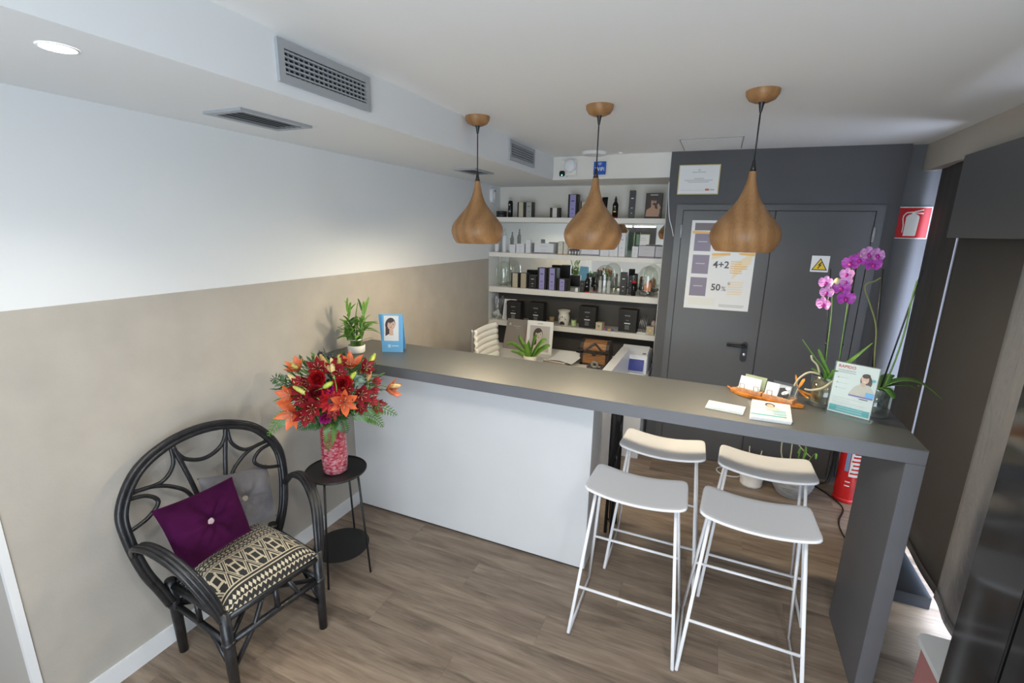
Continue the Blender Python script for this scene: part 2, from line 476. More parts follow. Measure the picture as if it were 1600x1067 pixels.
# dark wall with the double door, 3.2 degrees off the shelf wall
TH = math.atan(0.0566)
DU, DN, DO = Vector((cos(TH), sin(TH), 0)), Vector((-sin(TH), cos(TH), 0)), Vector((1.7, 1.9298, 0))
UP = Vector((0, 0, 1))
def dw(a, z, n=0.0):
    """a along the dark wall from x = 1.7, z up, n out of the wall towards the room"""
    return DO + DU * a + UP * z - DN * n
m = MB(); m.obox(DO, DU, UP, -DN, -0.033, 1.442, 0, ZC + 0.01, -0.55, 0, DARKW)
wd = struct(m, 'wall_door')
struct(MB().box(3.10, 2.07, 0, 3.9, 2.2, ZC + 0.01, mat('grey_paint', (0.14, 0.14, 0.15), 0.6)), 'wall_rear')
# ceiling-height beam along the window side
struct(MB().box(3.235, -3.3, 2.25, 3.30, 2.07, ZC + 0.01, mat('beam_beige_paint', (0.50, 0.46, 0.40), 0.7)), 'trim_4')
# window wall
ww = MB()
ww.box(3.70, -3.4, 0, 3.85, -0.3, ZC, DARKW); ww.box(3.70, 2.0, 0, 3.85, 2.2, ZC, DARKW)
ww.box(3.70, -0.3, 0, 3.85, 2.0, 0.08, DARKW); ww.box(3.70, -0.3, 2.2, 3.85, 2.0, ZC, DARKW)
struct(ww, 'wall_right')
wf = MB()
FR = mat('window_frame_grey', (0.25, 0.25, 0.26), 0.4)
for y0, y1 in ((-0.3, -0.25), (0.83, 0.87), (1.95, 2.0)): wf.box(3.72, y0, 0.08, 3.78, y1, 2.2, FR)
wf.box(3.72, -0.3, 0.08, 3.78, 2.0, 0.13, FR); wf.box(3.72, -0.3, 2.15, 3.78, 2.0, 2.2, FR)
win = struct(wf, 'window_1')
MB().box(3.745, -0.25, 0.13, 3.751, 1.95, 2.15, CLEAR).build('pane', win)
# front wall behind the viewer (seen in the mirror)
fwm = MB()
fwm.box(-2.2, -3.4, 0, 1.05, -3.3, ZC, WHITE); fwm.box(3.25, -3.4, 0, 3.9, -3.3, ZC, WHITE)
fwm.box(1.05, -3.4, 2.2, 3.25, -3.3, ZC, WHITE); fwm.box(1.05, -3.4, 0, 3.25, -3.3, 0.12, WHITE)
wfr = struct(fwm, 'wall_front')
MB().box(0.0, -3.3, 1.45, 0.86, -3.29, 1.91, DARKW).build('wall_panel', wfr)
wf = MB()
for x0, x1 in ((1.05, 1.10), (2.13, 2.17), (3.20, 3.25)): wf.box(x0, -3.38, 0.12, x1, -3.32, 2.2, FR)
wf.box(1.05, -3.38, 0.12, 3.25, -3.32, 0.17, FR); wf.box(1.05, -3.38, 2.15, 3.25, -3.32, 2.2, FR)
win2 = struct(wf, 'window_2')
MB().box(1.1, -3.353, 0.17, 3.2, -3.347, 2.15, CLEAR).build('pane', win2)
struct(MB().box(-2.3, -3.4, 0, -2.2, -1.3, ZC, DARKW), 'wall_side')
struct(MB().box(-2.2, -1.3, 0, -0.6, -1.2, ZC, DARKW), 'wall_inner')

# double door in the dark wall
fr = MB()
for a0, a1, z0, z1 in ((0.040, 0.088, 0, 2.035), (1.312, 1.362, 0, 2.035), (0.088, 1.312, 1.995, 2.035)):
    fr.obox(DO, DU, UP, -DN, a0, a1, z0, z1, -0.005, 0.020, DOORM)
door = struct(fr, 'door_1')
for a0, a1 in ((0.090, 0.708), (0.714, 1.310)):
    lf = MB(); c = DO + DU * ((a0 + a1) / 2) + UP * 1.0 - DN * 0.006
    R = Matrix((DU, -DN * -1, UP)).transposed()
    lf.rbox(c, (a1 - a0, 0.016, 1.985), DOORM, 0.003, 2, R)
    l = lf.build('door_leaf', door)
    if a0 < 0.2:
        hp = MB()
        # backplate with the keyhole cylinder, lever
        Pl = lambda x, y, z: tuple(dw(x, y, z))
        hp.slab([(x, y) for x, y in rpoly(0.042, 0.155, 0.020, 6, 0.630, 0.945)], 0.014, 0.024, BLACKP, Pl)
        hp.tube([dw(0.630, 0.995, 0.02), dw(0.630, 0.995, 0.062)], 0.010, BLACKP)
        hp.tube([dw(0.632, 0.995, 0.060), dw(0.60, 0.996, 0.062), dw(0.50, 0.998, 0.058)], 0.010, BLACKP)
        tag(hp.build('door_handle', door), 'black lever handle with backplate')
        ck = MB(); ck.ball(dw(0.630, 0.925, 0.024), 0.011, CHROME, 10, (1, 0.4, 1.4)); ck.build('lock_cylinder', door)
for a, z in ((0.086, 1.84), (0.086, 0.35), (1.316, 1.84), (1.316, 0.35)):
    h = MB(); h.tube([dw(a, z - 0.05, 0.024), dw(a, z + 0.05, 0.024)], 0.009, GREYAL); h.build('hinge', door)

# ceiling access hatch
hm = MB().box(1.757, 1.445, ZC - 0.004, 2.136, 1.880, ZC, CEIL)
h = thing('ceiling_hatch', 'white access hatch panel in the ceiling above the dark door', 'hatch', (1.945, 1.66, ZC))
MB().box(1.764, 1.452, ZC - 0.006, 2.129, 1.873, ZC - 0.004, CEIL).build('hatch_panel', h)
f2 = MB()
SEAM = mat('hatch_seam', (0.35, 0.345, 0.34), 0.8)
for a in ((1.757, 1.445, 1.762, 1.880), (2.131, 1.445, 2.136, 1.880), (1.757, 1.445, 2.136, 1.450)): f2.box(a[0], a[1], ZC - 0.005, a[2], a[3], ZC, SEAM)
f2.build('hatch_frame', h)
dm = MB(); dm.cyl((1.11, 1.79, ZC), 0.085, -0.022, 0, CEIL, 32, 0.095)
single(dm, 'smoke_detector', 'flat white round disc fixed on the ceiling near the shelves', 'detector', (1.11, 1.79, ZC))
dm = MB(); dm.cyl((1.30, 1.85, ZC), 0.015, -0.012, 0, CEIL, 16)
single(dm, 'ceiling_sensor', 'tiny round sensor on the ceiling beside the flat disc', 'sensor', (1.30, 1.85, ZC))

# vents --------------------------------------------------------------------
def side_vent(y0, y1, z0, z1, label, fr_w, rows, cols):
    t = thing('air_vent', label, 'vent', (XS, (y0 + y1) / 2, z0))
    f = MB(); x0, x1 = XS, XS + 0.012
    f.box(x0, y0, z0, x1, y1, z0 + fr_w, GREYAL); f.box(x0, y0, z1 - fr_w, x1, y1, z1, GREYAL)
    f.box(x0, y0, z0 + fr_w, x1, y0 + fr_w, z1 - fr_w, GREYAL); f.box(x0, y1 - fr_w, z0 + fr_w, x1, y1, z1 - fr_w, GREYAL)
    f.build('vent_frame', t)
    MB().box(x0, y0 + fr_w, z0 + fr_w, x0 + 0.001, y1 - fr_w, z1 - fr_w, VENTD).build('backing', t)
    for i in range(rows):
        z = z0 + fr_w + (z1 - z0 - 2 * fr_w) * (i + 0.5) / rows
        s = MB(); s.box(x0 + 0.004, y0 + fr_w, z - 0.003, x0 + 0.013, y1 - fr_w, z + 0.002, GREYAL); s.build('slat', t)
    b = MB()
    for i in range(1, cols):
        y = y0 + fr_w + (y1 - y0 - 2 * fr_w) * i / cols
        b.box(x0 + 0.001, y - 0.0015, z0 + fr_w, x0 + 0.006, y + 0.0015, z1 - fr_w, GREYAL)
    tag(b.build('rear_blades', t), kind='stuff')
side_vent(-0.778, -0.347, 2.270, 2.395, 'grey rectangular air grille on the soffit face, the larger nearer one', 0.025, 5, 18)
side_vent(1.02, 1.48, 2.275, 2.402, 'grey rectangular air grille on the soffit face, close to the shelves', 0.025, 5, 18)
def under_vent(x0, x1, y0, y1, label, n=5):
    t = thing('air_vent', label, 'vent', ((x0 + x1) / 2, (y0 + y1) / 2, ZS))
    w = 0.028; z0, z1 = ZS - 0.010, ZS
    f = MB(); f.box(x0, y0, z0, x1, y0 + w, z1, GREYAL); f.box(x0, y1 - w, z0, x1, y1, z1, GREYAL)
    f.box(x0, y0 + w, z0, x0 + w, y1 - w, z1, GREYAL); f.box(x1 - w, y0 + w, z0, x1, y1 - w, z1, GREYAL); f.build('vent_frame', t)
    MB().box(x0 + w, y0 + w, z1 - 0.001, x1 - w, y1 - w, z1, VENTD).build('backing', t)
    for i in range(n):
        x = x0 + w + (x1 - x0 - 2 * w) * (i + 0.5) / n
        MB().obox((x, 0, z0), (cos(0.35), 0, -sin(0.35)), (0, 1, 0), (sin(0.35), 0, cos(0.35)), -0.006, 0.006, y0 + w, y1 - w, 0, 0.0015, GREYAL).build('slat', t)
under_vent(0.25, 0.45, -0.695, -0.365, 'slim grey slatted vent under the soffit, the one nearer the ceiling spot')
under_vent(0.29, 0.47, 1.06, 1.36, 'slim grey slatted vent under the soffit, the far one near the shelves')

# recessed soffit spot
t = thing('downlight', 'lit white recessed spot in the underside of the soffit', 'downlight', (0.555, -1.255, ZS))
d = MB(); d.lathe((0.555, -1.255, ZS), [(0.040, -0.001), (0.039, -0.004), (0.035, -0.003), (0.034, 0.0)], BASEW, 28); d.build('rim', t)
d = MB(); d.lathe((0.555, -1.255, ZS), [(0.036, -0.003), (0, -0.003)], mat('lit_led', (1, 1, 1), 0.5, emit=(1.0, 0.97, 0.9), estr=12), 28, False); d.build('diffuser', t)
for i, (x, y) in enumerate(((1.30, -1.85), (1.95, -1.75), (2.60, -1.60))):  # spots added out of view for more light on seats and floor
    t = thing('downlight', ('added unseen ceiling spot at the front of the room, wall side', 'added unseen ceiling spot at the front of the room, in the middle', 'added unseen ceiling spot at the front of the room, window side')[i], 'downlight', (x, y, ZC))
    d = MB(); d.lathe((x, y, ZC), [(0.082, -0.001), (0.080, -0.006), (0.066, -0.004), (0.064, 0.0)], BASEW, 24); d.build('rim', t)
    d = MB(); d.lathe((x, y, ZC), [(0.065, -0.003), (0, -0.003)], MATS['lit_led'], 24, False); d.build('diffuser', t)
    lamp('downlight_beam', (x, y, ZC - 0.03), (13, 19, 24)[i], (1.0, 0.95, 0.88), 0.06, 150, 0.6)
lamp('downlight_beam', (0.555, -1.255, ZS - 0.03), 9, (1.0, 0.93, 0.82), 0.045, 120, 0.7)
# ceiling strips over the front of the room (only their mirror image is in view)
for i, x in enumerate((0.15, 0.62)):
    t = thing('strip_light', ('lit strip lamp over the front of the room, seen in the mirror', 'second lit strip lamp at the front, seen right in the mirror')[i], 'lamp', (x, -3.28, 1.93), 'strip lamps in the mirror')
    MB().box(x - 0.22, -3.30, 1.915, x + 0.22, -3.27, 1.940, BASEW).build('housing', t)
    MB().box(x - 0.21, -3.27, 1.917, x + 0.21, -3.262, 1.938, mat('lit_strip', (1, 1, 1), 0.5, emit=(1, 0.92, 0.78), estr=6)).build('diffuser', t)

# ------------------------------------------------------------------ pendants
def pendant(loc, ztop, zb, label):
    x, y = loc
    t = thing('pendant_lamp', label, 'lamp', (x, y, ZC), 'pendant lamps over the counter')
    c = MB(); c.lathe((x, y, ZC), [(0.0, -0.046), (0.030, -0.046), (0.052, -0.036), (0.064, -0.018), (0.066, -0.004), (0.066, 0)], LAMPWOOD, 32); c.build('ceiling_rose', t)
    h = ztop - zb
    cable = MB(); cable.tube([(x, y, ZC - 0.046), (x, y, ztop + 0.02)], 0.0032, BLACKP); cable.build('cable', t)
    f = MB(); f.lathe((x, y, 0), [(0.0055, ztop + 0.045), (0.009, ztop + 0.02), (0.014, ztop), (0, ztop)], BLACKP, 14)
    f.build('cable_grip', t); f = MB(); f.lathe((x, y, ZC), [(0.005, -0.085), (0.010, -0.058), (0.013, -0.046)], BLACKP, 14); f.build('cable_grip', t)
    prof = [(0.115, 0.0), (0.124, 0.03), (0.137, 0.09), (0.144, 0.16), (0.146, 0.21), (0.143, 0.27), (0.133, 0.33), (0.115, 0.40), (0.094, 0.47), (0.074, 0.54), (0.056, 0.61), (0.042, 0.68), (0.031, 0.76), (0.023, 0.84), (0.017, 0.92), (0.0145, 1.0)]
    s = MB(); s.lathe((x, y, zb), [(r, k * h) for r, k in prof], LAMPWOOD, 48)
    s.lathe((x, y, zb), [(r - 0.004, k * h) for r, k in prof[::-1]] , mat('shade_inside', (0.75, 0.70, 0.60), 0.6), 48)
    s.lathe((x, y, zb), [(0.111, 0), (0.115, 0)], LAMPWOOD, 48, False)
    s.build('lamp_shade', t)
    bl = MB(); bl.ball((x, y, zb + 0.075), 0.028, mat('lit_bulb', (1, 1, 1), 0.4, emit=(1, 0.82, 0.55), estr=10), 12, (1, 1, 1.25)); bl.build('bulb', t)
    lamp('pendant_glow', (x, y, zb + 0.018), 13.5, (1.0, 0.86, 0.62), 0.045)
pendant((0.800, 0.457), 2.085, 1.748, 'turned wooden teardrop pendant lamp, leftmost of three, nearest the white wall')
pendant((1.468, 0.440), 2.085, 1.740, 'turned wooden teardrop pendant lamp in the middle of three, before the shelves')
pendant((2.165, 0.415), 2.094, 1.752, 'turned wooden teardrop pendant lamp, rightmost of three, before the dark door')

# ------------------------------------------------------------------ bar counter
H, LX, DY, TT = 1.10, 2.823, 0.458, 0.058
bc = thing('bar_counter', 'long charcoal bar counter with a thick grey edge and one slab leg', 'counter', (LX / 2, DY / 2, 0))
w = MB(); w.rbox((LX / 2 + 0.004, DY / 2, H - 0.003 - (TT - 0.003) / 2), (LX - 0.008, DY, TT - 0.003), LAMG, 0.0015, 1); w.build('worktop', bc)
w = MB(); w.rbox((LX / 2 + 0.004, DY / 2, H - 0.0016), (LX - 0.008, DY + 0.002, 0.0032), LAMT, 0.001, 1); tag(w.build('top_sheet', bc), 'charcoal top sheet')
w = MB(); w.rbox((LX - TT / 2, DY / 2, (H - TT) / 2), (TT, DY, H - TT - 0.001), LAMG, 0.0015, 1); w.build('end_leg', bc)
# white cabinet that carries it
cb = thing('counter_cabinet', 'plain white boxed cabinet carrying the left half of the bar counter', 'cabinet', (0.79, 0.42, 0))
m = MB(); m.rbox((0.79, 0.256, 0.525), (1.57, 0.018, 1.030), LAMW, 0.0015, 1); m.build('front_panel', cb)
m = MB(); m.box(0.008, 0.265, 0.008, 1.557, 0.445, 1.038, LAMW); m.build('carcass', cb)
m = MB(); m.rbox((1.566, 0.43, 0.520), (0.018, 0.33, 1.030), LAMW, 0.0015, 1); m.build('side_panel', cb)
m = MB(); m.box(0.01, 0.252, 0, 1.56, 0.44, 0.010, mat('plinth_black', (0.03, 0.03, 0.03), 0.7)); m.build('plinth', cb)

# ------------------------------------------------------------------ shelf unit
su = thing('shelf_unit', 'white built-in shelf unit full of beauty products with mirror backing', 'shelf unit', (0.82, 2.36, 0))
SH = [(1.940, 0.044), (1.610, 0.042), (1.277, 0.055), (0.941, 0.048)]
for z, th in SH:
    m = MB(); m.rbox((0.820, (2.2266 + YB - 0.014) / 2, z - th / 2), (1.625, YB - 0.016 - 2.2266, th), SHELFW, 0.002, 1); m.build('shelf', su)
m = MB(); m.rbox((1.645, (2.20 + YB) / 2, 1.115), (0.022, YB - 2.20 - 0.002, 2.23), SHELFW, 0.002, 1); m.build('side_panel', su)
m = MB(); m.box(0.05, 2.24, 0.0, 1.633, 2.48, 0.62, LAMW); m.build('base_cabinet', su)
mir = MB().box(0.012, YB - 0.005, 1.279, 1.632, YB - 0.001, 1.568, mat('mirror', (0.86, 0.88, 0.86), 0.015, metal=1))
mir.box(0.012, YB - 0.005, 1.612, 1.632, YB - 0.001, 1.895, MATS['mirror'])
single(mir, 'wall_mirror', 'frameless mirror lining the back of the two middle shelf bays', 'mirror', (0.82, YB - 0.003, 1.279))

# ------------------------------------------------------------------ small product builders (world coordinates)
def product_box(name, label, cat, x, y, z, w, h, d, mats, group=None, rot=0.0, logo=True, front_frac=0.6):
    """carton: body, front label strip, small printed marks. mats = (body, front, ink)"""
    t = thing(name, label, cat, (x, y, z), group)
    R = Matrix.Rotation(rot, 3, 'Z'); u = R @ Vector((1, 0, 0)); n = R @ Vector((0, -1, 0))
    b = MB(); b.rbox((x, y, z + h / 2), (w, d, h), mats[0], 0.0015, 1, R); b.build('carton', t)
    o = Vector((x, y, z)) + n * (d / 2 + 0.0004)
    if mats[1] is not None:
        k = w * front_frac / 2
        print_mb(o, u, UP, [('r', -k, h * 0.01, k, h * 0.985, mats[1])]).build('label_strip', t)
    if logo:
        k = w * 0.5 * (front_frac if mats[1] else 0.7)
        sh = [('r', -k * 0.55, h * 0.70, k * 0.55, h * 0.735, mats[2]), ('r', -k * 0.4, h * 0.36, k * 0.4, h * 0.385, mats[2]), ('r', -k * 0.3, h * 0.18, k * 0.3, h * 0.195, mats[2])]
        print_mb(o, u, UP, sh, lift=0.0008).build('print', t)
    return t
def bottle(name, label, x, y, z, prof, mats, group=None, cat='bottle', splits=None):
    """prof list of (part, mat, [(r,z)...])"""
    t = thing(name, label, cat, (x, y, z), group)
    for pn, m, pr in prof:
        b = MB(); b.lathe((x, y, z), pr, m, 20); b.build(pn, t)
    return t
def cylp(r, z0, z1, e=0.003):
    return [(0, z0), (r - e, z0), (r, z0 + e), (r, z1 - e), (r - e, z1), (0, z1)]

def portrait(w, h, skin, hair, top, bg, tilt=0.0, cx=0.5, side=1, big=1.0):
    """printed head-and-shoulders picture inside 0..w, 0..h"""
    X0 = w * cx; s = w * big
    fx, fy = X0, h * 0.64
    sh = [('r', 0, 0, w, h, bg)]
    sh.append(('e', fx - side * s * 0.05, fy + s * 0.03, s * 0.25, s * 0.33, hair, tilt))
    sh.append(('p', [(fx - side * s * 0.30, max(0, fy - s * 0.65)), (fx - side * s * 0.10, max(0, fy - s * 0.65)), (fx - side * s * 0.10, fy + s * 0.1), (fx - side * s * 0.28, fy)][::1 if side > 0 else -1], hair))
    sh.append(('p', [(max(0, X0 - s * 0.42), 0), (min(w, X0 + s * 0.42), 0), (min(w, X0 + s * 0.36), h * 0.16), (X0 + s * 0.12, h * 0.27), (X0 - s * 0.12, h * 0.27), (max(0, X0 - s * 0.36), h * 0.16)], top))
    sh.append(('p', [(X0 - s * 0.10, h * 0.22), (X0 + s * 0.10, h * 0.22), (fx + s * 0.09, fy - s * 0.1), (fx - s * 0.09, fy - s * 0.1)], skin))
    sh.append(('e', fx, fy, s * 0.185, s * 0.25, skin, tilt))
    sh.append(('e', fx - side * s * 0.04, fy + s * 0.20, s * 0.17, s * 0.10, hair, tilt + side * 0.35))
    c, d = cos(tilt), sin(tilt)
    def q(a, b): return (fx + a * s * c - b * s * d, fy + a * s * d + b * s * c)
    for ex in (-0.07, 0.085):
        e = q(ex, 0.03); sh.append(('e', e[0], e[1], s * 0.030, s * 0.013, INK, tilt))
        e = q(ex, 0.075); sh.append(('e', e[0], e[1], s * 0.045, s * 0.008, hair, tilt))
    e = q(0.015, -0.05); sh.append(('e', e[0], e[1], s * 0.018, s * 0.04, LIPS if False else SKIN2, tilt))
    e = q(0.01, -0.13); sh.append(('e', e[0], e[1], s * 0.055, s * 0.020, LIPS, tilt))
    return sh
def shift(sh, dx, dy):
    out = []
    for s in sh:
        if s[0] == 'r': out.append(('r', s[1] + dx, s[2] + dy, s[3] + dx, s[4] + dy, s[5]))
        elif s[0] == 'e': out.append(('e', s[1] + dx, s[2] + dy, s[3], s[4], *s[5:]))
        else: out.append(('p', [(a + dx, b + dy) for a, b in s[1]], s[2]))
    return out
def lines(x0, x1, y0, y1, n, m, th=0.4, ragged=0.25, seed=1):
    r = random.Random(seed); out = []
    for i in range(n):
        y = y1 - (y1 - y0) * (i + 0.5) / n; t = (y1 - y0) / n * th / 2
        out.append(('r', x0, y - t, x1 - (x1 - x0) * ragged * r.random(), y + t, m))
    return out

exec_later = []
# ------------------------------------------------------------------ shelf 1 (top)
G1, Z1, Y1 = 'products on the top shelf', 1.9406, 2.30
bottle('cream_jar', 'low black jar with a dark lid at the wall end of the top shelf', 0.105, Y1, Z1, [('jar', BLACKB, cylp(0.050, 0, 0.034)), ('lid', BLACKP, cylp(0.053, 0.034, 0.056))], None, G1, 'jar')
t = bottle('spray_bottle', 'slim black spray bottle with a clear cap on the top shelf', 0.197, Y1, Z1, [('body', BLACKG, [(0, 0), (0.021, 0), (0.023, 0.003), (0.023, 0.135), (0.018, 0.152), (0, 0.152)]), ('nozzle', mat('grey_plastic', (0.45, 0.45, 0.46), 0.4), cylp(0.008, 0.152, 0.176)), ('cap', CLEAR, cylp(0.019, 0.150, 0.185))], None, G1)
print_mb((0.197, Y1 - 0.0235, Z1), (1, 0, 0), UP, [('e', 0, 0.115, 0.007, 0.007, CREAMB), ('e', 0, 0.055, 0.009, 0.006, CREAMB)]).build('print', t)
product_box('product_box', 'cream-fronted black carton beside the spray bottle on the top shelf', 'box', 0.316, Y1, Z1, 0.074, 0.139, 0.05, (BLACKB, CREAMB, GREYINK), G1, 0.0)
product_box('product_box', 'grey-fronted black carton standing next to the cream-fronted one, top shelf', 'box', 0.396, Y1, Z1, 0.084, 0.138, 0.05, (BLACKB, GREYB, INK), G1, 0.0)
product_box('product_box', 'small low black carton with a pale label alone mid top shelf', 'box', 0.652, Y1, Z1, 0.093, 0.087, 0.06, (BLACKB, PAPER2, GREYINK), G1, 0.0, True, 0.45)
product_box('product_box', 'tall lilac-fronted black carton on the top shelf left of the middle lamp', 'box', 0.822, Y1, Z1, 0.092, 0.203, 0.055, (BLACKB, LILAC, INK), G1, -0.12)
product_box('product_box', 'cream-fronted carton partly behind the middle lamp, top shelf', 'box', 0.922, Y1, Z1, 0.066, 0.142, 0.05, (BLACKB, CREAMB, GREYINK), G1, 0.0)
t = thing('squeeze_tube', 'black squeeze tube standing on its cap, top shelf', 'tube', (1.103, Y1, Z1), G1)
m = MB(); m.lathe((1.103, Y1, Z1), cylp(0.020, 0, 0.03), BLACKP, 18); m.build('cap', t)
m = MB()
ring = []
for k, (zz, rx, ry) in enumerate(((0.03, 0.019, 0.019), (0.08, 0.022, 0.018), (0.14, 0.024, 0.010), (0.178, 0.026, 0.0015))):
    ring.append([(1.103 + rx * cos(2 * pi * j / 18), Y1 + ry * sin(2 * pi * j / 18), Z1 + zz) for j in range(18)])
V = sum(ring, []); F = [(a * 18 + j, a * 18 + (j + 1) % 18, a * 18 + 18 + (j + 1) % 18, a * 18 + 18 + j) for a in range(3) for j in range(18)]
m.add(V, F + [tuple(range(54, 72))], BLACKG, True); m.build('tube_body', t)
t = bottle('spray_bottle', 'black and red pump spray bottle on the top shelf, right of the middle lamp', 1.198, Y1, Z1, [('base_band', RED, cylp(0.0255, 0, 0.012)), ('body', BLACKG, [(0, 0.012), (0.025, 0.012), (0.025, 0.115), (0.014, 0.138), (0, 0.138)]), ('pump', BLACKP, [(0, 0.138), (0.011, 0.138), (0.011, 0.165), (0.006, 0.168), (0.006, 0.183), (0, 0.183)])], None, G1)
print_mb((1.198, Y1 - 0.026, Z1), (1, 0, 0), UP, [('r', -0.012, 0.05, 0.012, 0.06, YELLOW), ('e', 0, 0.098, 0.008, 0.006, CREAMB)]).build('print', t)
product_box('product_box', 'tallest slim black carton on the top shelf', 'box', 1.340, Y1, Z1, 0.052, 0.230, 0.05, (BLACKB, None, WHITEINK), G1, 0.12)
t = product_box('picture_box', 'brown-black carton with a bare-chested model printed on it, top shelf right end', 'box', 1.522, Y1, Z1, 0.134, 0.207, 0.05, (mat('dark_brown_card', (0.045, 0.028, 0.022), 0.45), None, WHITEINK), G1, 0.0, False)
sh = [('r', -0.03, 0.186, 0.032, 0.196, GREYINK), ('p', [(-0.06, 0.01), (0.045, 0.01), (0.055, 0.06), (0.03, 0.09), (-0.02, 0.092), (-0.055, 0.07)], SKIN2), ('r', -0.02, 0.085, 0.015, 0.12, SKIN2), ('e', 0.0, 0.135, 0.022, 0.028, SKIN2, -0.2), ('e', 0.0, 0.158, 0.025, 0.014, HAIR, -0.2), ('e', 0.006, 0.118, 0.014, 0.010, HAIR), ('e', 0.028, 0.100, 0.018, 0.022, HAIR), ('p', [(0.045, 0.05), (0.06, 0.09), (0.04, 0.125), (0.028, 0.11)], SKIN2), ('e', -0.009, 0.139, 0.004, 0.002, INK), ('e', 0.008, 0.138, 0.004, 0.002, INK), ('r', -0.06, 0.008, 0.058, 0.016, BLACKB)]
print_mb((1.522, Y1 - 0.0256, Z1), (1, 0, 0), UP, sh).build('printed_picture', t)

# ------------------------------------------------------------------ shelf 2 (white and silver cartons)
G2, Z2, Y2 = 'white products on the second shelf', 1.6106, 2.30
SILV = mat('silver_bottle', (0.62, 0.66, 0.68), 0.25, metal=0.3)
WK = (WHITEB, None, GREYINK)
for x, h, lb in ((0.060, 0.190, 'white pump bottle at the wall end of the second shelf'), (0.140, 0.222, 'tallest white pump bottle near the wall end of the second shelf')):
    bottle('pump_bottle', lb, x, Y2, Z2, [('body', WHITEB, [(0, 0), (0.021, 0), (0.022, 0.003), (0.022, h * 0.66), (0.012, h * 0.74), (0, h * 0.74)]), ('pump', SILV, [(0, h * 0.74), (0.011, h * 0.74), (0.011, h * 0.85), (0.005, h * 0.87), (0.008, h), (0, h)])], None, G2)
B2 = [(0.241, 0.060, 0.076, 0.04, 'small white carton, first after the pump bottles on the second shelf'),
      (0.325, 0.082, 0.085, 0.05, 'squarish white carton, second after the pump bottles on the second shelf'),
      (0.403, 0.048, 0.123, 0.04, 'upright narrow white carton beside the squarish one, second shelf'),
      (0.565, 0.190, 0.097, 0.06, 'long white carton left of the middle lamp on the second shelf'),
      (0.724, 0.045, 0.119, 0.04, 'narrow cream-white carton touching the left side of the middle lamp'),
      (0.774, 0.040, 0.109, 0.04, 'second narrow pale carton, partly behind the middle lamp'),
      (1.008, 0.165, 0.062, 0.07, 'long low white carton under the middle lamp on the second shelf'),
      (1.136, 0.080, 0.086, 0.05, 'square white carton below the right side of the middle lamp'),
      (1.216, 0.074, 0.099, 0.05, 'slightly taller white carton next to the square one, second shelf'),
      (1.285, 0.056, 0.206, 0.04, 'tallest white carton on the second shelf, beside the middle lamp'),
      (1.400, 0.052, 0.094, 0.03, 'small white card carton before the mirror, second shelf'),
      (1.500, 0.135, 0.102, 0.06, 'wide grey-white carton near the right end of the second shelf'),
      (1.600, 0.056, 0.100, 0.05, 'last grey-white carton at the right end of the second shelf')]
for i, (x, w, h, d, lb) in enumerate(B2):
    mm = (mat('cream_white_card', (0.66, 0.63, 0.55), 0.5), None, GREYINK) if i in (4, 5) else (mat('grey_white_card', (0.56, 0.55, 0.58), 0.45), None, GREYINK) if i >= 11 else WK
    t = product_box('product_box', lb, 'box', x, Y2 - 0.02, Z2, w, h, d, mm, G2)
    if i in (3, 6, 11, 12): print_mb((x, Y2 - 0.02 - d / 2 - 0.0004, Z2), (1, 0, 0), UP, [('r', -w / 2, 0.004, w / 2, 0.012, mat('mauve_ink', (0.16, 0.09, 0.16), 0.5))], lift=0.001).build('base_band', t)
    if i in (4, 5): print_mb((x, Y2 - 0.02 - d / 2 - 0.0004, Z2), (1, 0, 0), UP, [('r', -w / 2, 0.003, w / 2, 0.009, mat('orange_ink', (0.7, 0.3, 0.1), 0.5))], lift=0.001).build('base_band', t)
for k in range(5):
    bottle('vial', ('first', 'second', 'third', 'fourth', 'fifth')[k] + ' from the wall side of five small silver vials on the second shelf', 0.818 + k * 0.0265, 2.262, Z2, [('body', CHROME, cylp(0.011, 0, 0.040)), ('cap', mat('purple_cap', (0.12, 0.05, 0.16), 0.4), cylp(0.009, 0.040, 0.054))], None, G2 + ', vials', 'vial')
t = thing('mirror_edge_sheet', 'upright greenish sheet imitating a mirror edge reflection on the second shelf', 'panel', (1.345, 2.33, Z2))
m = MB(); m.box(1.315, 2.328, Z2, 1.375, 2.332, Z2 + 0.21, thin_glass('mirror_edge_green', (0.55, 0.68, 0.60), 0.15, 0.5)); m.build('pane', t)  # tinted sheet shaped to stand in for a reflection at the mirror edge
m = MB(); m.box(1.311, 2.326, Z2, 1.315, 2.334, Z2 + 0.212, SHELFW); m.box(1.375, 2.326, Z2, 1.379, 2.334, Z2 + 0.212, CREAMB); m.build('edge_strip', t)

